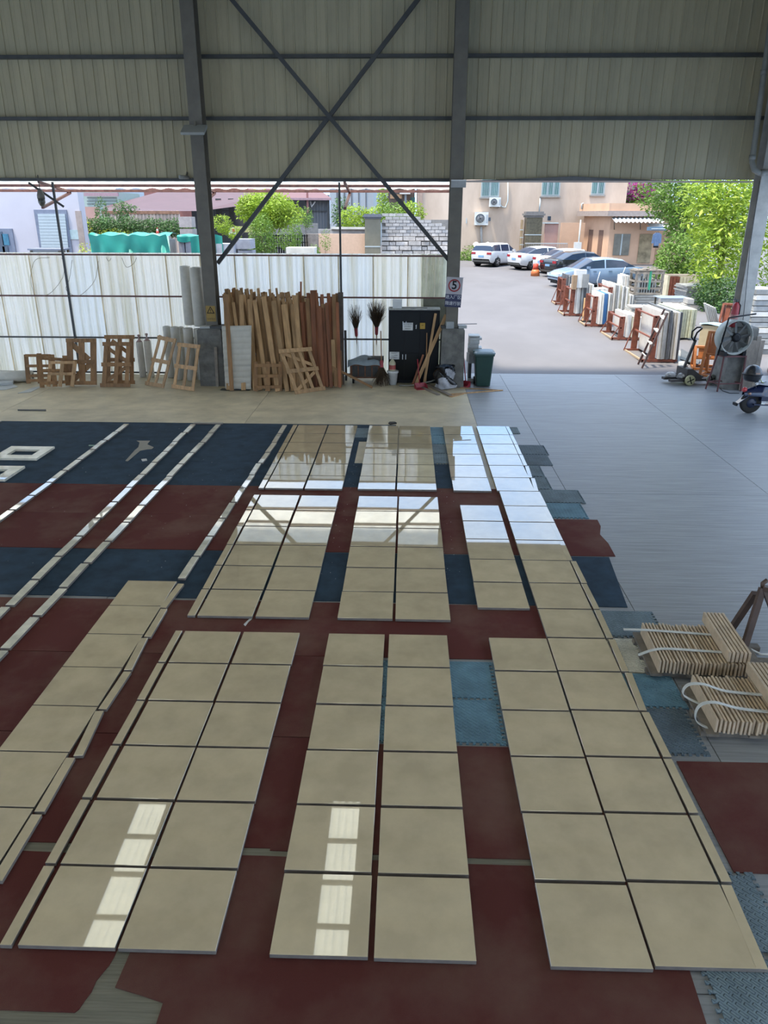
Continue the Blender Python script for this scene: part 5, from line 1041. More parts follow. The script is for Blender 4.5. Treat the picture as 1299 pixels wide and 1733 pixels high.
# gate pier and walls
def pier(label, px0, px1, ptop, pcap, y, m, capm, bands):
    o = thing('gate_pier', label, 'pier', at0((px0+px1)/2, y)); O = Vector(o.location); a = AY(px0, ptop, y); b = AY(px1, ptop, y); w_ = b.x-a.x; X = a.x-O.x; zt = a.z-O.z; zc = AY(px0, pcap, y).z-O.z
    MB().box(X, X+w_, 0, w_, -.2, zt).build('shaft', m, o)
    for i, e in enumerate((.06, .14, .05)): MB().box(X-e*w_, X+w_+e*w_, -e*w_, w_*(1+e), zt+(zc-zt)*i/3, zt+(zc-zt)*(i+1)/3).build('cap_course', capm, o)
    for z in bands: MB().box(X-.01, X+w_+.01, -.012, w_+.01, zt*z-.03, zt*z+.03).build('stone_band', frame_w, o)
    return o
brown_gr = mat('brown_granite', (.115, .095, .06, 1), .3, var=.3, scale=6); cap_gr = mat('cap_stone', (.16, .15, .145, 1), .7, var=.15)
pier('polished brown gate pier with a stepped cap', 891, 918, 368, 358, 59, brown_gr, cap_gr, (.62,))
px_o = thing('side_pilaster', 'tan pilaster attached beside the brown gate pier', 'pier', at0(886, 59.4)); px_box(px_o, 'shaft', 880, 885.5, 372, 437, 59.4, mat('tan_tile', (.26, .19, .11, 1), .5, var=.2, scale=3), 1.0, gz(59)); 
for py in (389, 402, 414): px_box(px_o, 'stone_band', 879.5, 885.5, py-.7, py+.7, 59.37, frame_w, .05)
pier('plain olive gate pier with a slate cap behind the fence', 617, 643, 370, 362, 46, mat('olive_pier', (.19, .175, .13, 1), .5, var=.12, scale=2), mat('slate_cap', (.13, .14, .17, 1), .7), (.55, .2))
wlp = thing('pink_yard_wall', 'pink rendered wall between the brown pier and the gatehouse', 'wall', at0(950, 61)); px_box(wlp, 'wall_panel', 918, 945, 378, 437, 61, plaster_pink, .25, gz(61)); px_box(wlp, 'wall_panel', 945, 990, 377, 437, 60.6, plaster_peach, .25, gz(61)); px_box(wlp, 'coping', 918, 945, 376.5, 378.5, 60.9, frame_w, .4)
gt = thing('sliding_gate', 'low silver folding gate before the pink wall', 'gate', at0(925, 57)); 
for i in range(24): px_box(gt, 'bar', 889+i*3.0, 890.2+i*3.0, 412.5, 436, 57, mat('silver', (.36, .34, .33, 1), .4, var=0), .05, gz(57)+.06)
for py in (412, 424): px_box(gt, 'rail', 888, 960, py-.8, py+.8, 56.97, mat('silver2', (.40, .38, .37, 1), .4, var=0), .1)
lp = thing('lamp_post', 'thin pole beside the gatehouse wall', 'pole', at0(977, 59)); MB().tube([(0, 0, 0), (0, 0, AY(977, 372, 59).z-gz(59))], .05, 6).build('pole', frame_w, lp); px_box(lp, 'meter_box', 971, 984, 410, 422, 58.9, white_m, .3)
MB().grid(lambda u, v: (AY(800, 415, BY-.5).x+1.3*u, BY-.6-.7*v, AY(800, 412+6*v, BY-.6).z+.12*sin(9*u)), 8, 4).build('broken_panel', white_m, label='crumpled white panel leaning at the foot of the drainpipe', category='panel')
# ---- behind the fence, from left
LY = 34.0
lh = thing('lavender_house', 'pale lavender house with a white roller shutter behind the fence', 'building', at0(60, LY)); O = Vector(lh.location); xr = AY(138, 380, LY).x-O.x
MB().box(xr-14, xr, 0, .6, -.2, 7.6).build('wall', plaster_lav, lh); px_box(lh, 'corner_strip', 137, 136.5, 357, 432, LY-.05, mat('tan_trim', (.34, .27, .24, 1), .8), .06, gz(LY))
sh = px_box(lh, 'shutter_frame', 70, 112, 355, 440, LY-.06, mat('blue_grey_frame', (.17, .19, .25, 1), .6), .06, gz(LY))
for i in range(15):
    py = 362+i*5.2; px_box(lh, 'shutter_slat', 63.5+(py-357)*.115, 109.5+(py-362)*.10, py, py+4.6, LY-.10, mat('shutter_white', (.40, .45, .47, 1), .4, var=.04), .05)
wn = px_box(lh, 'window_frame', -25, 20, 387, 440, LY-.06, mat('blue_grey_frame', (0,0,0,1)), .06, gz(LY)+.8); px_box(lh, 'window_pane', -6, 3, 392, 428, LY-.09, glass_d, .04); px_box(lh, 'window_pane', 5.5, 13, 396, 415, LY-.09, mat('blue_glass', (.03, .16, .25, 1), .1, var=.2), .04); px_box(lh, 'window_pane', 5.5, 13, 417, 428, LY-.09, glass_d, .04); px_box(lh, 'wall_poster', 119.5, 131.5, 389, 405, LY-.04, mat('cyan_poster', (.38, .47, .48, 1), .6), .03)
wt = thing('work_table', 'pale table with stacked blue-grey boards before the shutter', 'table', at0(75, 31)); zz = AY(75, 421, 31).z; O = Vector(wt.location)
a = AY(46, 421, 31).x-O.x; b_ = AY(104, 421, 31).x-O.x
MB().box(a, b_, 0, .9, zz-O.z-.06, zz-O.z).build('top', mat('blue_grey_board', (.19, .21, .27, 1), .6), wt); MB().box(a+.1, b_-.2, .1, .8, zz-O.z-.18, zz-O.z-.07).build('stacked_board', tin_white, wt)
for x in (a+.1, b_-.1):
    for y in (.1, .8): MB().box(x-.04, x+.04, y-.04, y+.04, 0, zz-O.z-.06).build('leg', steel, wt)
# tarpaulin-covered stacks
TY = 31.0
tp = thing('tarpaulin_stack', 'long stack of stone crates under a teal tarpaulin', 'covered stack', at0(230, TY)); O = Vector(tp.location)
tarp = mat('teal_tarpaulin', (.015, .24, .20, 1), .5, var=.18, scale=1.2)
X0, X1 = AY(150, 400, TY).x-O.x, AY(284, 400, TY).x-O.x; zt = AY(200, 401, TY).z-O.z
def tarpf(u, v):
    x = X0+(X1-X0)*u
    if v < .55: q = v/.55; return (x+.05*sin(3*u*6+q*5)+.1*(u-.5)*q, -.05-.16*sin(u*31+q*5)*q-.10*sin(u*13-7*q), (zt-.06*sin(u*pi*5)**2)*(1-q)+.1)
    q = (v-.55)/.45; return (x, 1.4*q, zt+.1-.05*sin(u*pi*5)**2*(1-q)+.06*sin(u*17+q*6))
MB().grid(lambda u, v: tarpf(u, v), 60, 26).build('tarpaulin', tarp, tp)
MB().box(X0+.1, X1-.1, .1, 1.3, 0, zt-.1).build('crate_stack', so_m, tp)
tp2 = thing('tarpaulin_stack', 'wrapped stone crates half covered by a teal tarpaulin by the column', 'covered stack', at0(310, TY+.6)); O = Vector(tp2.location); X0, X1 = AY(300, 400, TY+.6).x-O.x, AY(345, 400, TY+.6).x-O.x; zt = AY(320, 398, TY+.6).z-O.z
for i in range(4): MB().box(X0+(X1-X0)*i/4+.02, X0+(X1-X0)*(i+1)/4-.02, 0, 1, .05, zt-.05).build('wrapped_crate', mat('lilac_wrap', (.30, .30, .36, 1), .5, var=.12), tp2)
MB().bar((X0, -.02, .32), (X1, -.02, .30), .03, .05).build('strap', black_m, tp2)
MB().grid(lambda u, v: (X0+(X1-X0+.1)*u, (-.08-.05*sin(u*13) if v < .5 else 1.1*(v-.5)*2), (zt-(.5-v)*.55*(.4+.6*abs(sin(u*4+.6))) if v < .5 else zt+.03*sin(9*u))), 30, 12).build('tarpaulin', tarp, tp2)
MB().grid(lambda u, v: (AY(322, 400, TY).x-O.x+1.25*u, -.65+.1*sin(9*u), (AY(330, 394+40*v+14*abs(u-.6), TY).z-O.z)), 14, 8).build('tarpaulin_flap', tarp, tp2)
# ---------------------------------------------------------------- plants
def leafmesh(pts, size, seed, up=.35, lw=.45, fold=.12):
    r = random.Random(seed); b = MB(); vs = []; fs = []
    for (p, n) in pts:
        s = size*r.uniform(.6, 1.25)
        d = Vector((r.gauss(0, 1), r.gauss(0, 1), r.gauss(0, .6)-.15)); d = (d+n*.5).normalized(); nn = (n*1.0+Vector((r.gauss(0, .6), r.gauss(0, .6), up+r.gauss(0, .4)))); nn = nn-d*nn.dot(d)
        if nn.length < 1e-3: continue
        nn.normalize(); t = d.cross(nn); k = len(vs)
        vs += [p, p+d*s*.45+t*s*lw*.5-nn*s*.02, p+d*s-nn*s*fold, p+d*s*.45-t*s*lw*.5-nn*s*.02]; fs.append((k, k+1, k+2, k+3))
    b.v = vs; b.f = fs; b.sm = [False]*len(fs); return b
def blobs(ells, n, seed, shell=.55):
    r = random.Random(seed); out_ = []; vol = [e[1][0]*e[1][1]*e[1][2] for e in ells]; tot = sum(vol)
    for e, v in zip(ells, vol):
        c, rad = Vector(e[0]), e[1]
        for _ in range(int(n*v/tot)):
            d = Vector((r.gauss(0, 1), r.gauss(0, 1), r.gauss(0, 1))).normalized(); q = shell+(1-shell)*r.random()**.6
            q *= 1+.12*sin(d.x*7+seed)*sin(d.z*6+d.y*5)
            out_.append((c+Vector((d.x*rad[0]*q, d.y*rad[1]*q, d.z*rad[2]*q)), d))
    return out_
lf_y = mat('leaf_yellow_green', (.30, .42, .04, 1), .5, var=.35, scale=1.2, trans=.4)
lf_g = mat('leaf_green', (.15, .26, .04, 1), .5, var=.4, scale=1.0, trans=.35)
lf_d = mat('leaf_dark', (.07, .15, .04, 1), .55, var=.4, scale=1.2, trans=.3)
lf_b = mat('leaf_bright', (.40, .48, .06, 1), .5, var=.25, scale=1.5, trans=.4)
bark = mat('bark', (.11, .08, .055, 1), .9, var=.3, scale=6)
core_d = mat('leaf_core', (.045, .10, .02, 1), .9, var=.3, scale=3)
def tree(name, label, base, ells, n, size, m, seed, trunk=.12, group=None, cat='tree', shell=.55, lw=.45):
    o = thing(name, label, cat, base, group=group); O = Vector(base)
    fo = leafmesh([(Vector(p), d) for p, d in blobs(ells, n, seed, shell)], size, seed, lw=lw).build('foliage', m, o); fo['kind'] = 'stuff'
    if trunk:
        top = max(ells, key=lambda e: e[0][2])[0]
        MB().tube([(0, 0, -.1), (top[0]*.3, top[1]*.3, top[2]*.4), (top[0], top[1], top[2])], [trunk, trunk*.8, trunk*.3], 8).build('trunk', bark, o)
        for k, e in enumerate(ells[:6]):
            MB().tube([(top[0]*.2, top[1]*.2, top[2]*.35), ((top[0]*.2+e[0][0])/2, e[0][1]*.5, (top[2]*.35+e[0][2])/2+.1), e[0]], [trunk*.5, trunk*.35, trunk*.12], 6).build('branch', bark, o)
    return o
def E(px, py, y, rx, rz_, ry, base):        # ellipsoid at a surveyed point, radii given in metres
    p = AY(px, py, y)-Vector(base); return ((p.x, p.y, p.z), (rx, ry, rz_))
b0 = at0(1165, 44)
tree('garden_tree', 'dense green tree behind the jacket and gatehouse', b0, [E(1138, 330, 44, 1.1, 1.4, 1.2, b0), E(1150, 315, 45, 2.4, 1.8, 2, b0), E(1158, 388, 44, .9, 1.6, 1.2, b0), E(1175, 370, 44, 1.5, 2.2, 1.5, b0), E(1160, 430, 42, 1.3, 1.3, 1.2, b0), E(1200, 330, 46, 3, 2.6, 2, b0)], 15000, .2, lf_g, 5, .16)
b1 = at0(1140, 41)
tree('garden_shrub', 'leafy shrub behind the timber crate', b1, [E(1130, 460, 41, .8, .9, .9, b1), E(1150, 440, 41.5, 1.3, 1.2, 1, b1), E(1170, 470, 41, 1.4, 1.0, 1, b1), E(1110, 465, 41, .6, .5, .6, b1)], 5200, .17, lf_g, 6, .07, cat='shrub')
# big-leaved tree nearest the column: large leaves one by one, the rest as a mass
b2 = at0(1225, 36); el = [E(1230, 325, 36, 2.0, 1.5, 1.2, b2), E(1200, 350, 35.5, 1.3, 1.5, 1.0, b2), E(1240, 380, 35.5, 1.9, 1.8, 1.1, b2), E(1205, 410, 35, 1.2, 1.5, 1.0, b2), E(1225, 450, 35, 1.4, 1.3, 1.0, b2), E(1250, 330, 36.5, 2.4, 1.8, 1.2, b2), E(1205, 465, 34.5, .9, .9, .8, b2), E(1290, 400, 37, 2, 3.0, 1.2, b2)]
bt = tree('broadleaf_tree', 'bright yellow-green tree with long leaves beside the last column', b2, el, 11000, .24, lf_y, 8, .17, shell=.3, lw=.3)
r_ = random.Random(17); lv = MB().add([(0, 0, 0), (.06, .11, .012), (.085, .3, .0), (0, .26, -.02), (.05, .52, -.06), (-.085, .3, .0), (-.06, .11, .012)], [(0, 1, 2, 3), (3, 2, 4), (0, 3, 5, 6), (3, 4, 5)]).mesh('leaf'); lv.materials.append(lf_b)
cand = [(p, d) for p, d in blobs(el, 2600, 23, .95) if d.y < -.15]
r_.shuffle(cand)
for p, d in cand[:300]:
    dirn = Vector((r_.gauss(0, 1), -.5-abs(r_.gauss(0, .5)), r_.gauss(-.2, .5))).normalized(); nrm = Vector((r_.gauss(0, .4), -.5, 1)); nrm = (nrm-dirn*nrm.dot(dirn)).normalized(); xx = dirn.cross(nrm)
    M = Matrix((xx, dirn, nrm)).transposed().to_4x4(); M.translation = p
    lo = bpy.data.objects.new('leaf', lv); COL.objects.link(lo); lo.parent = bt; lo.matrix_local = M @ Matrix.Scale(r_.uniform(.5, .8), 4)
b3 = at0(1215, 33.5)
tree('low_shrub', 'low dark shrub at the foot of the long-leaved tree', b3, [E(1218, 505, 33.5, .9, .9, .7, b3), E(1200, 495, 34, .7, .7, .6, b3), E(1232, 520, 33, .6, .7, .6, b3)], 3200, .14, lf_d, 9, .05, cat='shrub')
b4 = at0(1085, 66.5)
bg = tree('bougainvillea', 'bougainvillea with pink flowers above the gatehouse roof', b4, [E(1080, 345, 66.5, 1.6, .9, .8, b4), E(1068, 350, 66.5, 1.0, .6, .6, b4)], 1500, .3, lf_g, 10, .08, cat='shrub'); leafmesh([(Vector(p), d) for p, d in blobs([E(1083, 325, 66.2, 1.1, 1.0, .6, b4), E(1076, 338, 66, .9, .6, .5, b4), E(1090, 312, 66.4, .8, .8, .5, b4)], 800, 12)], .22, 12, lw=.8).build('blossom', mat('magenta', (.42, .06, .27, 1), .5, var=.2, trans=.4), bg)['kind'] = 'stuff'
# centre-left tree and shrubs behind the fence
b5 = at0(455, 38)
tree('round_tree', 'round bright tree standing behind the fence before the maroon shed', b5, [E(450, 350, 38, 1.35, .75, 1.0, b5), E(425, 352, 38, .75, .65, .7, b5), E(480, 365, 38, .9, .65, .8, b5), E(450, 372, 38, .9, .6, .8, b5)], 7500, .15, lf_y, 13, .09, shell=.4)
b6 = at0(442, 36)
tree('leafy_bush', 'green bush below the round tree', b6, [E(442, 395, 36, .6, .9, .5, b6), E(448, 415, 36, .6, .6, .5, b6), E(430, 420, 36, .4, .4, .4, b6)], 3000, .10, lf_g, 14, .04, cat='shrub')
for i, (px, py, y, rx, rz_, n, m, lb) in enumerate(((375, 378, 36, .45, .4, 900, lf_y, 'small yellowish shrub right of the first column'), (395, 393, 36, .4, .3, 600, lf_y, 'low yellowish shrub beside the stone stacks'), (485, 405, 36.5, .5, .5, 900, lf_g, 'thin weeds before the iron railings'), (500, 395, 36, .28, .8, 700, lf_g, 'slender sapling before the iron railings'), (517, 368, 40, .35, .5, 700, lf_g, 'slim sapling before the grey shed wall'), (532, 424, 35, .25, .25, 300, lf_g, 'small green weed beside the white block'), (550, 405, 40, .3, .5, 260, lf_g, 'spindly plant before the peach wall'), (577, 360, 52, .6, 1.0, 900, lf_d, 'dark green shrub before the white shed'), (600, 370, 50, 1.0, .8, 2000, lf_y, 'bright bush behind the olive pier'), (647, 345, 50, .35, 1.1, 900, lf_y, 'tall narrow climber above the olive pier'), (668, 362, 49, 1.0, .6, 1500, lf_g, 'green bush above the block wall'), (695, 362, 49, .9, .7, 1500, lf_y, 'yellow-green bush at the end of the block wall'), (640, 360, 50, 1.2, .35, 900, lf_y, 'low trailing greenery beside the olive pier'), (790, 434, 61, 1.1, .4, 900, lf_g, 'grass clump at the foot of the beige house'), (803, 430, 61, 1.0, .7, 900, lf_g, 'weeds beside the drainpipe foot'), (820, 434, 61, 1.0, .35, 700, lf_g, 'grass behind the white hatchback'))):
    bse = at0(px, y); tree('shrub', lb, bse, [E(px, py, y, rx, rz_, rx*.8, bse), E(px+4, py+8, y, rx*.7, rz_*.7, rx*.6, bse)], n, .09 if y < 45 else .16, m, 40+i, .025, cat='shrub', group='shrubs beyond the fence')
# hedge and ivy before the rusty sheet fence
HY = 40
hd = thing('hedge', 'long leafy hedge behind the teal tarpaulin', 'hedge', at0(225, HY)); O = Vector(hd.location)
els = [E(148+k*11, 384+3*sin(k*1.7)+ (3 if k > 8 else 0), HY, .55, .45, .5, O) for k in range(16)]
leafmesh([(Vector(p), d) for p, d in blobs(els, 9000, 50, .5)], .12, 50).build('foliage', lf_d, hd)['kind'] = 'stuff'
leafmesh([(Vector(p), d) for p, d in blobs([E(195, 398-3, HY-.3, .9, .25, .3, O), E(185, 395, HY-.3, .5, .2, .3, O), E(148, 400, HY-.5, .3, .8, .3, O), E(145, 425, 33, .25, .35, .3, O)], 900, 51)], .11, 51).build('yellow_foliage', lf_b, hd)['kind'] = 'stuff'
leafmesh([(Vector(p), d) for p, d in blobs([E(172, 360, HY+1.5, .35, .8, .3, O), E(205, 355, HY+1.5, .45, .5, .3, O), E(218, 353, HY+1.5, .5, .2, .3, O)], 1500, 52)], .11, 52).build('ivy', lf_d, hd)['kind'] = 'stuff'
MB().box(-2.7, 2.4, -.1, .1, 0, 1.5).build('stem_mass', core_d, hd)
rf = thing('rusty_fence', 'rusty ribbed sheet fence behind the hedge', 'fence', at0(250, 43)); O = Vector(rf.location)
a0, a1 = AY(172, 360, 43).x-O.x, AY(304, 360, 43).x-O.x; zt = AY(250, 357, 43).z-O.z; n = 22
for i in range(n):
    xx = a0+(a1-a0)*i/n; ww = (a1-a0)/n
    MB().add([(xx, 0, 0), (xx+ww*.6, 0, 0), (xx+ww*.7, -.05, 0), (xx+ww*.9, -.05, 0), (xx+ww, 0, 0)]+[(x, y, zt+rs.uniform(-.03, .03)) for x, y in ((xx, 0), (xx+ww*.6, 0), (xx+ww*.7, -.05), (xx+ww*.9, -.05), (xx+ww, 0))], [(k, k+1, 6+k, 5+k) for k in range(4)]).build('sheet', rusty_tin, rf)
MB().box(a0, a1, -.06, .02, zt-.15, zt).build('top_rail', mat('rust_rail', (.28, .15, .10, 1), .8, var=.3), rf)
# crates of stone right of the hedge
flatstack('pale block in the banded pile beside the rusty fence', 306, 327, 420, 364, .8, 7, [mat('pink_block', (.38, .33, .32, 1), .6, var=.15, rv=.1)], 'banded pile beside the rusty fence', jx=.03, ydist=37.0)
cn = thing('traffic_cone', 'red and white traffic cone behind the tarpaulin', 'traffic cone', (AY(267, 398, 38.5).x, 38.5, AY(267, 399, 38.5).z)); 
k_ = .0; hh = AY(267, 385, 38.5).z-cn.location.z; cred = mat('cone_red', (.45, .05, .04, 1), .5); 
MB().lathe([(hh*.30, 0), (hh*.22, hh*.25)], 14).build('lower_band', white_m, cn); MB().lathe([(hh*.22, hh*.25), (hh*.13, hh*.6)], 14).build('red_band', cred, cn); MB().lathe([(hh*.13, hh*.6), (hh*.09, hh*.8)], 14).build('white_band', white_m, cn); MB().lathe([(hh*.09, hh*.8), (hh*.04, hh)], 14).build('tip', cred, cn)
MB().box(-.5, .5, -.4, .4, 0, cn.location.z-gz(38.5)).build('stone_crate', so_m, loc=(cn.location.x, 38.5, gz(38.5)), label='stone crate carrying the red and white cone', category='crate')
# maroon-roofed shed
MY = 58
ms = thing('open_shed', 'long open shed with a maroon roof behind the trees', 'building', at0(400, MY)); O = Vector(ms.location)
def pz(px, py, y): return AY(px, py, y)-O
MB().add([pz(175, 358, MY-6), pz(340, 357, MY-6), pz(470, 340, MY), pz(470, 322, MY+4), pz(275, 323, MY+8), pz(175, 350, MY)], [(0, 1, 2, 3, 4, 5)]).build('roof', roof_mar, ms)
MB().add([pz(420, 337, MY-1), pz(560, 335, MY-1), pz(535, 318, MY+7), pz(420, 316, MY+7), pz(420, 338.2, MY-1), pz(560, 336.2, MY-1)], [(0, 1, 2, 3), (4, 5, 1, 0)]).build('roof', mat('red_roof', (.13, .05, .05, 1), .6, var=.1), ms)
px_box(ms, 'fascia', 470, 560, 335, 338.5, MY-1.05, mat('pink_fascia', (.34, .22, .24, 1), .6), .1)
px_box(ms, 'back_wall', 330, 557, 330, 430, MY+6, tin_grey, .2, gz(MY))
px_box(ms, 'end_panel', 527, 557, 338, 430, MY, mat('blue_grey_tin', (.15, .17, .195, 1), .5, var=.1), .1, gz(MY))
for px in (372, 393, 520, 556): px_box(ms, 'post', px-1, px+1, 336, 430, MY-.3, steel_dark, .15, gz(MY))
for px in (528, 533, 538, 543, 548, 553): px_box(ms, 'panel_rib', px-.4, px+.4, 340, 430, MY-.05, tin_grey, .05, gz(MY))
px_box(ms, 'rail', 365, 557, 356.4, 357.4, MY-.2, steel_dark, .08); px_box(ms, 'mast', 519, 521, 322, 360, MY-.8, mat('mast_red', (.28, .12, .11, 1), .6), .1)
MB().tube([pz(525, 340, MY-.5), pz(527, 350, MY-.5), pz(533, 341, MY-.5)], .06, 6).build('white_bracket', white_m, ms)
# further sheds and houses
fr = thing('brick_house', 'red brick house far behind the maroon roof', 'building', at0(300, 75)); px_box(fr, 'wall', 247, 420, 296, 360, 75, mat('red_brick', (.24, .10, .085, 1), .85, var=.12), 5, gz(75)); px_box(fr, 'roof', 290, 345, 322, 326, 74, roof_mar, 4)
for px in (262, 331, 336, 373, 376, 379): px_box(fr, 'window', px, px+1.8, 328, 337, 74.9, frame_w, .1)
sk = thing('pale_shed', 'pale shed with green sheeting beyond the lavender house', 'building', at0(170, 60)); px_box(sk, 'wall', 142, 198, 325, 430, 60, mat('mint_sheet', (.33, .40, .36, 1), .6, var=.06), 5, gz(60))
for py in (334, 340, 345): px_box(sk, 'sheet_seam', 147, 197, py-.4, py+.4, 59.95, tin_grey, .06)
px_box(sk, 'fascia', 142, 199, 326, 332, 59.5, mat('pink_fascia', (0,0,0,1)), .2); px_box(sk, 'lower_wall', 134, 165, 350, 430, 45, plaster_pink, .3, gz(45))
wsb = thing('white_warehouse', 'white sheet-clad warehouse behind the bushes', 'building', at0(610, 80)); px_box(wsb, 'wall', 560, 632, 296, 430, 80, tin_white, 6, gz(80)); px_box(wsb, 'end_wall', 632, 656, 296, 430, 79, mat('blue_white_tin', (.30, .37, .43, 1), .5, var=.05), 6, gz(80))
for px in (571, 583, 595, 607, 619): px_box(wsb, 'sheet_seam', px-.25, px+.25, 296, 430, 79.95, tin_grey, .06, gz(80))
px_box(wsb, 'blue_sky_panel', 199, 246, 296, 352, 82, mat('pale_blue_tin', (.30, .38, .46, 1), .5, var=.05), 3)
dh = thing('dark_workshop', 'dark workshop front with a teal door beside the beige house', 'building', at0(685, 66)); px_box(dh, 'wall', 655, 702, 296, 430, 66, mat('brown_dark', (.09, .07, .065, 1), .8, var=.2), 4, gz(66)); px_box(dh, 'door', 694, 702, 334, 352, 65.9, mat('teal_door', (.03, .10, .10, 1), .5), .1); px_box(dh, 'column', 684, 688, 326, 346, 65.6, mat('blue_grey_col', (.26, .31, .35, 1), .5), .3, gz(66)); px_box(dh, 'sign_board', 660, 680, 329, 336, 65.7, mat('orange_sign', (.36, .22, .12, 1), .6), .1); px_box(dh, 'canopy', 676, 694, 326, 328.5, 65.3, white_m, .6)
# yard walls: peach wall, block wall, rubble
pw_ = thing('peach_yard_wall', 'low peach wall between the railings and the olive pier', 'wall', at0(577, 46.4)); px_box(pw_, 'wall_panel', 537, 617, 396, 440, 46.4, mat('peach_wall', (.62, .42, .30, 1), .85, var=.06), .3, gz(46)); px_box(pw_, 'coping', 560, 619, 384.5, 388, 48.5, st_white, .6); px_box(pw_, 'back_wall', 536, 619, 388, 440, 48.7, mat('grey_block', (.40, .38, .37, 1), .85, var=.25, scale=3), .3, gz(48))
bw = thing('block_wall', 'grey concrete block wall above rubble masonry beside the olive pier', 'wall', at0(705, 46.8)); O = Vector(bw.location)
px_box(bw, 'mortar_core', 646, 762, 372, 440, 47, mat('mortar', (.22, .21, .20, 1), .9), .3, gz(46))
blk = mat('grey_block_face', (.42, .40, .39, 1), .85, var=.15, scale=4, rv=.14); rub = mat('rubble_face', (.52, .48, .45, 1), .85, var=.25, scale=5, rv=.25)
for r in range(7):
    py0, py1 = 400-r*5.6, 400-(r+1)*5.6
    lim = (762, 762, 755, 745, 728, 712, 690)[r]; k = 0; px = 646+(6 if r % 2 else 0)
    while px < lim-6:
        px_box(bw, 'block', px, px+11.4, py1+.35, py0-.35, 46.9+rs.uniform(-.02, .02), blk, .12); px += 12
for r in range(4):
    py0 = 432-r*8; px = 645.0
    while px < 760:
        ww = rs.uniform(9, 24); px_box(bw, 'rubble_stone', px, min(762, px+ww)-1, py0-7+rs.uniform(-1, 1), py0-.8, 46.75+rs.uniform(-.08, .05), rub, .2); px += ww
rl = thing('iron_railings', 'black iron railings between the bushes and the peach wall', 'railing', at0(490, 45))
for i in range(17): px_box(rl, 'bar', 455+i*4, 456+i*4, 397, 428, 45, black_m, .04, gz(45))
for py in (399, 410, 420): px_box(rl, 'rail', 454, 521, py-.6, py+.6, 44.97, black_m, .04)
px_box(rl, 'pier', 519, 537, 396, 440, 45.2, mat('banded_pier', (.22, .19, .17, 1), .8, var=.3, scale=3), .5, gz(45)); px_box(rl, 'low_wall', 455, 537, 378, 398, 47.5, mat('grey_low', (.19, .19, .19, 1), .85, var=.2), .3, gz(47))
flatstack('grey stone slab in the stack right of the first column', 400, 425, 433, 402, .9, 7, [mat('lilac_slab', (.28, .29, .34, 1), .5, var=.15, rv=.15)], 'slab stack right of the first column', jx=.05, ydist=31.5)
flatstack('pale stone slab in the lower stack behind the brace foot', 368, 397, 433, 409, .9, 5, [mat('pale_lilac_slab', (.36, .37, .41, 1), .5, var=.12, rv=.1)], 'lower slab stack behind the brace foot', jx=.04, ydist=31.0)
ob = MB().box(-.55, .55, 0, .8, 0, .35).build('stone_block', st_white, loc=(AY(508, 431, 30.5).x, 30.5, AY(508, 433, 30.5).z-.05), label='white stone block showing just above the fence', category='stone')
MB().box(-.5, .5, .05, .75, 0, ob.location.z-gz(30.5)).build('stone_crate', so_m, loc=(ob.location.x, 30.5, gz(30.5)), label='stone crate under the white block behind the fence', category='crate')
ys_ = thing('yellow_board', 'yellow and white board behind the small shrub', 'board', at0(410, 42)); px_box(ys_, 'panel', 398, 427, 383, 393, 42, mat('lemon', (.42, .40, .16, 1), .6), .05); px_box(ys_, 'white_panel', 387, 398, 385, 397, 41.9, white_m, .05); px_box(ys_, 'red_mark', 393, 397, 387, 392, 41.85, cred, .04); px_box(ys_, 'leg', 400, 402, 392, 432, 42, steel, .05, gz(42)); px_box(ys_, 'leg', 424, 426, 392, 432, 42, steel, .05, gz(42))
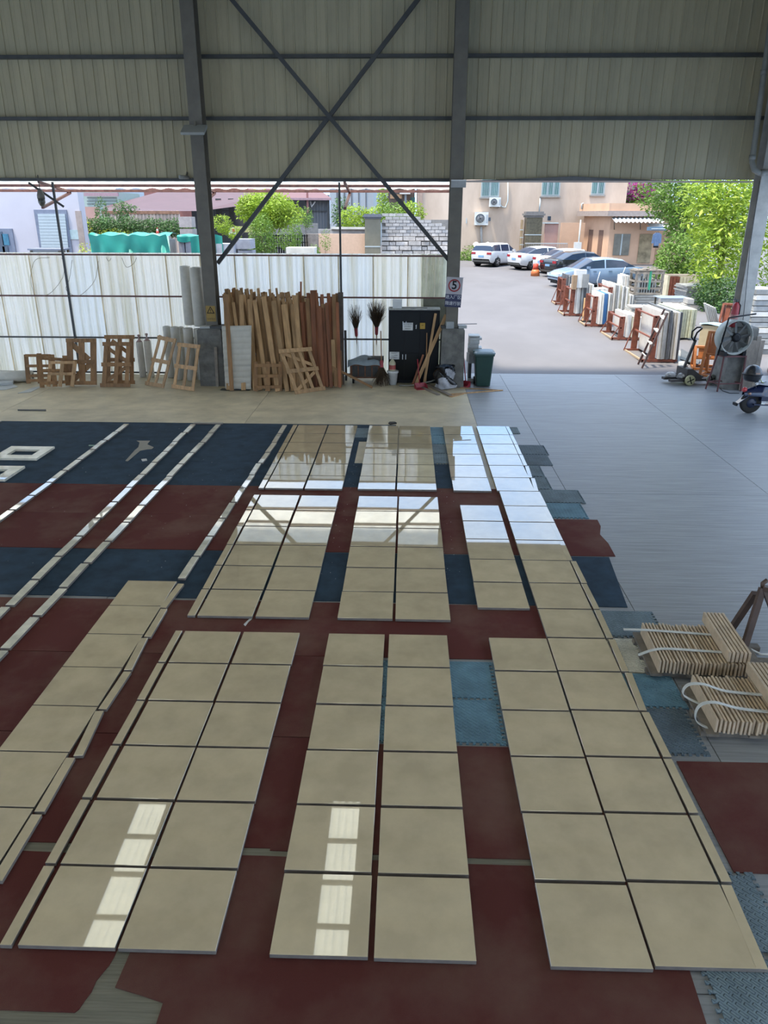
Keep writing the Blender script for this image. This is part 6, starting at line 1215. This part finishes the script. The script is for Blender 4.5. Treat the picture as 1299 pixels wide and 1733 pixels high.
# ---------------------------------------------------------------- parked cars
def car(label, front_dir, near, paint, kind='sedan', L=4.6, W=1.80, Ht=1.46, glassm=None, rim=True, lights='rear'):
    """stations along +X (front). near = ground point under the car's middle."""
    o = thing('car', label, 'car', near, front_dir, group='cars parked along the road')
    o.rotation_euler = (0, 0, front_dir)
    hl_ = L/2
    if kind == 'hatch':
        st = [(-hl_, .50, .86, .86, .78), (-hl_+.05, .30, 1.0, 1.02, .86), (-hl_+.22, .25, 1.02, 1.36, .9), (-hl_+.5, .22, 1.02, Ht-.02, .9), (-.75, .2, 1.0, Ht, .9), (-.68, .2, 1.0, Ht, .9), (.35, .2, .97, Ht-.02, .9), (.42, .2, .97, Ht-.03, .9), (1.25, .2, .94, .97, .9), (hl_-.45, .22, .84, .85, .88), (hl_-.08, .3, .70, .71, .80), (hl_, .40, .60, .60, .7)]
    else:
        st = [(-hl_, .45, .80, .80, .78), (-hl_+.05, .32, .98, .99, .86), (-hl_+.55, .24, 1.02, 1.04, .9), (-hl_+1.25, .2, 1.0, Ht-.09, .9), (-.62, .2, .99, Ht-.02, .9), (-.20, .2, .98, Ht, .9), (-.13, .2, .98, Ht, .9), (.55, .2, .96, Ht-.06, .9), (1.35, .2, .93, .96, .9), (hl_-.45, .22, .82, .83, .88), (hl_-.08, .3, .66, .67, .80), (hl_, .40, .56, .56, .68)]
    rings = []
    for (x, zb, belt, rf_, wf) in st:
        w_ = W/2*wf/.9; cab_ = rf_-belt > .1; rw = w_*(.78 if cab_ else .9)
        half = [(w_*.86, zb), (w_*.98, zb+.14), (w_, (zb+belt)/2), (w_*.97, belt-.06), (w_*.94, belt), (rw+.02, belt+(rf_-belt)*.82), (rw*.86, rf_-.005), (0, rf_+.015)]
        rings.append([(x, -y, z) for y, z in half]+[(x, y, z) for y, z in half[-2::-1]])
    nr = len(rings[0]); vs = [p for r in rings for p in r]; body, glass = [], []
    for i in range(len(rings)-1):
        cabA = st[i][3]-st[i][2] > .1; cabB = st[i+1][3]-st[i+1][2] > .1
        for k in range(nr-1):
            f = (i*nr+k, (i+1)*nr+k, (i+1)*nr+k+1, i*nr+k+1)
            side = k in (4, nr-6); topk = k in (5, 6, 7, 8)
            pill = abs(st[i+1][0]-st[i][0]) < .1
            if (side and (cabA or cabB) and not pill) or (topk and cabA != cabB): glass.append(f)
            else: body.append(f)
    body += [tuple(range(nr)), tuple((len(rings)-1)*nr+k for k in range(nr))[::-1]]
    MB().add(vs, body, True).build('body', paint, o)
    par = {}
    for f in glass:                         # each pane is a part
        k = (f[0] % nr); i = f[0]//nr; side = 'side_window' if k in (4, nr-6) else 'end'
        par.setdefault((side, k if side == 'side_window' else (0 if st[i][0] < 0 else 1), sum(1 for q in range(1, i+1) if abs(st[q][0]-st[q-1][0]) < .1) if side == 'side_window' else 0), []).append(f)
    for (side, a_, b__), ff in par.items():
        ix = sorted({v for f in ff for v in f}); mp_ = {v: q for q, v in enumerate(ix)}
        MB().add([vs[v] for v in ix], [tuple(mp_[v] for v in f) for f in ff], True).build(side if side == 'side_window' else ('windscreen' if a_ else 'rear_window'), glassm or glass_car, o)
    MB().box(-hl_+.25, hl_-.25, -W/2*.82, W/2*.82, .16, .30).build('underbody', black_m, o)
    for x in (-L*.30, L*.31):
        for s in (-1, 1):
            yy = s*(W/2-.10); Mw = Matrix.Translation((x, yy, .32)) @ Matrix.Rotation(pi/2, 4, 'X')
            MB().lathe([(.02, -.115), (.37, -.115), (.37, .115), (.02, .115)], 24, Matrix.Translation((x, s*(W/2-.12), .34)) @ Matrix.Rotation(pi/2, 4, 'X')).build('wheel_arch', black_m, o)
            t_ = MB().lathe([(.20, -.12), (.30, -.12), (.32, -.09), (.32, .09), (.30, .12), (.20, .12)], 24, Mw, cap=True).build('wheel', MATS['tyre'], o)
            if rim:
                for q in range(5):
                    a = q*2*pi/5; MB().bar((x, yy+s*.125, .32), (x+.2*cos(a), yy+s*.125, .32+.2*sin(a)), .06, .02, (0, 1, 0)).build('spoke', mat('alloy', (.4, .4, .42, 1), .3, .8, var=0), t_)
    tl = mat('tail_lamp', (.30, .02, .03, 1), .2, var=0); hd_ = mat('head_lamp', (.45, .47, .5, 1), .1, var=0)
    for s in (-1, 1):
        MB().box(-hl_-.012, -hl_+.30, s*W*.36-.17, s*W*.36+.17, .80, .94).build('tail_light', tl, o)
        MB().box(hl_-.30, hl_-.02, s*W*.33-.15, s*W*.33+.15, .58, .70).build('headlight', hd_, o)
        MB().box(.78, .92, s*(W/2+.02)-.09, s*(W/2+.02)+.09, .96, 1.08).build('mirror', paint, o)
        for xx in (-.55, .35): MB().box(xx, xx+.2, s*W/2*.985-.02, s*W/2*.985+.02, .82, .86).build('door_handle', paint, o)
    MB().box(-hl_-.02, -hl_+.02, -.22, .22, .62, .74).build('number_plate', mat('plate_blue', (.16, .30, .50, 1), .5, var=0), o)
    MB().box(-hl_+.0, -hl_+.1, -W*.38, W*.38, .30, .42).build('rear_bumper_trim', steel_dark, o); MB().box(hl_-.12, hl_-.01, -W*.3, W*.3, .32, .50).build('grille', black_m, o)
    return o
glass_car = mat('car_glass', (.02, .035, .07, 1), .06, var=0)
cw_ = mat('white_car_paint', (.55, .55, .56, 1), .2, var=0, coat=.5); ck = mat('black_car_paint', (.012, .013, .016, 1), .15, var=0, coat=.6); cbm = mat('silver_blue_paint', (.20, .28, .40, 1), .2, var=0, coat=.6)
def ground_at(px, py, dy=0): p = S(px, py); p = Vector((p.x, p.y+dy, 0)); p.z = gz(p.y)+.0; return p
car('silver-blue sedan parked nearest behind the slab racks', radians(180+14), ground_at(1010, 487, .9), cbm, L=4.95, Ht=1.5)
car('black sedan with its tail towards the road, behind the silver-blue one', radians(26), Vector((10.55, 49.0, gz(49.0))), ck, L=4.7)
car('white sedan mostly hidden behind the black one', radians(26), Vector((10.5, 51.5, gz(51.5))), cw_, L=4.7)
car('white sedan with red tail lights, next to the hatchback', radians(26), Vector((9.1, 53.85, gz(53.85))), cw_, L=4.6)
car('white hatchback farthest away, seen from behind', radians(52), ground_at(844, 453, 2.0), cw_, 'hatch', L=4.0, W=1.74, Ht=1.52)
kk = S(905, 467); cn2 = thing('traffic_bollard', 'short orange traffic bollard behind the black car', 'traffic cone', (kk.x, kk.y, kk.z)); MB().lathe([(.28, 0), (.26, .25), (.20, .38)], 14).build('base', mat('cone_orange', (.50, .14, .04, 1), .5), cn2); MB().lathe([(.20, .38), (.16, .55), (.17, .70), (.05, .74)], 14).build('top', mat('cone_red2', (.52, .06, .03, 1), .5), cn2)
# ================================================================== SLATTED STONE PALLETS IN THE FOREGROUND
strip_m = mat('travertine_strip', (.56, .43, .29, 1), .6, var=.15, scale=9, rv=.12)
rail_old = mat('pallet_timber', (.17, .145, .115, 1), .8, var=.25, scale=10)
web = mat('white_webbing', (.58, .58, .54, 1), .5, var=.04)
def strips_pallet(label, x0, y0, nx, L, hb, up_x, n_up, rot=0.0):
    o = thing('stone_pallet', label, 'pallet', (x0, y0, 0), rot); p = .033; W = nx*p
    for yy in (.05, L*.5-.04, L-.13): MB().box(-.09, W+.3, yy, yy+.08, 0, hb-.05).build('bearer', rail_old, o)
    for k in range(4): MB().box(-.07+k*(W+.25)/3.3, .03+k*(W+.25)/3.3, -.02, L+.03, hb-.05, hb-.025).build('deck_board', rail_old, o)
    th = .10
    for i in range(nx):
        d = rs.uniform(-.012, .012)
        MB().box(i*p, i*p+.018, d, L+d, hb-.025, hb+th+rs.uniform(-.006, .01)).build('stone_strip', strip_m, o)
    for i in range(n_up):
        MB().box(up_x+i*.036, up_x+i*.036+.024, .03, L+.08, hb+th+.012, hb+th+.115).build('upper_strip', strip_m, o)
    return o, W, hb+th
o1, W1, z1 = strips_pallet('farther pallet of pale stone strips set on edge', 2.42, 6.12, 26, .72, .10, .62, 6, radians(-3))
o2, W2, z2 = strips_pallet('nearer pallet of pale stone strips with looped straps', 2.62, 5.24, 27, .66, .10, .50, 7, radians(-2))
def strap(o, pts, lb):
    # flat woven band following pts (local), 35 mm wide along Y
    b = MB(); vs = []
    P = [Vector(p) for p in pts]; Q = []
    for i in range(len(P)-1):
        p0 = P[max(0, i-1)]; p1 = P[i]; p2 = P[i+1]; p3 = P[min(len(P)-1, i+2)]
        for k in range(8):
            t = k/8; Q.append(.5*((2*p1)+(p2-p0)*t+(2*p0-5*p1+4*p2-p3)*t*t+(3*p1-p0-3*p2+p3)*t**3))
    Q.append(P[-1]); n = len(Q)
    for i, q in enumerate(Q):
        t = (Q[min(n-1, i+1)]-Q[max(0, i-1)]).normalized(); nn = t.cross(Vector((0, 1, 0))).normalized()
        for sy, sn in ((-1, -1), (1, -1), (1, 1), (-1, 1)): vs.append(q+Vector((0, sy*.017, 0))+nn*sn*.003)
    fs = [(i*4+k, i*4+(k+1) % 4, i*4+4+(k+1) % 4, i*4+4+k) for i in range(n-1) for k in range(4)]+[(3, 2, 1, 0), tuple((n-1)*4+k for k in range(4))]
    b.add(vs, fs).build('strap', web, o)
za = z1+.018
strap(o1, [(-.22, .56, za-.01), (.0, .55, za), (.4, .53, za), (.66, .51, za)], '')
strap(o1, [(-.16, .16, za-.055), (-.02, .19, za-.01), (.12, .20, za+.005), (.4, .20, za), (.68, .19, za)], '')
zb = z2+.018
strap(o2, [(-.02, .34, .12), (-.16, .38, .18), (-.13, .40, z2+.07), (0, .40, z2+.085), (.2, .39, zb+.012), (.52, .37, zb)], '')
strap(o2, [(-.0, .06, .06), (-.13, .10, .12), (-.12, .12, z2+.05), (0, .13, z2+.09), (.22, .13, zb+.02), (.54, .12, zb)], '')
# brown A-frame at the right edge
A = G(1256, 1104); tf = thing('timber_trestle', 'brown steel A-frame cut off by the picture edge', 'trestle', (A.x, A.y, 0)); bm = mat('brown_steel', (.085, .05, .035, 1), .5, var=.25, scale=7)
apex = AY(1290, 995, A.y+.12)-A; apex.y = .12
MB().bar((0, 0, 0), apex, .06, .05, (0, 1, 0)).build('leg', bm, tf); MB().bar((.06, .45, 0), (apex.x-.02, .2, apex.z-.1), .06, .05, (0, 1, 0)).build('leg', bm, tf)
MB().bar((.42, -.15, 0), apex+Vector((.02, 0, 0)), .06, .05, (0, 1, 0)).build('leg', bm, tf); MB().bar(apex, apex+Vector((.7, -.25, -.05)), .06, .05, (0, 0, 1)).build('ridge_bar', bm, tf)
for a_, b_ in (((.72, -.28, 0), -.02), ((1.15, -.45, 0), .02)): MB().bar(a_, apex+Vector((.68+b_, -.25, -.06)), .06, .05, (0, 1, 0)).build('leg', bm, tf)
MB().tube([apex+Vector((0, 0, .0)), apex+Vector((-.01, 0, .05)), apex+Vector((.03, 0, .09))], .022, 8).build('hook', bm, tf)
MB().tube([(.0, .1, .12), (.06, -.02, .05), (.14, -.08, .03), (.24, -.08, .03)], .012, 6).build('hose_end', web, tf)
for o in bpy.data.objects:
    if o.parent is None and o.get('category') and not o.get('kind'): o['kind'] = 'thing'
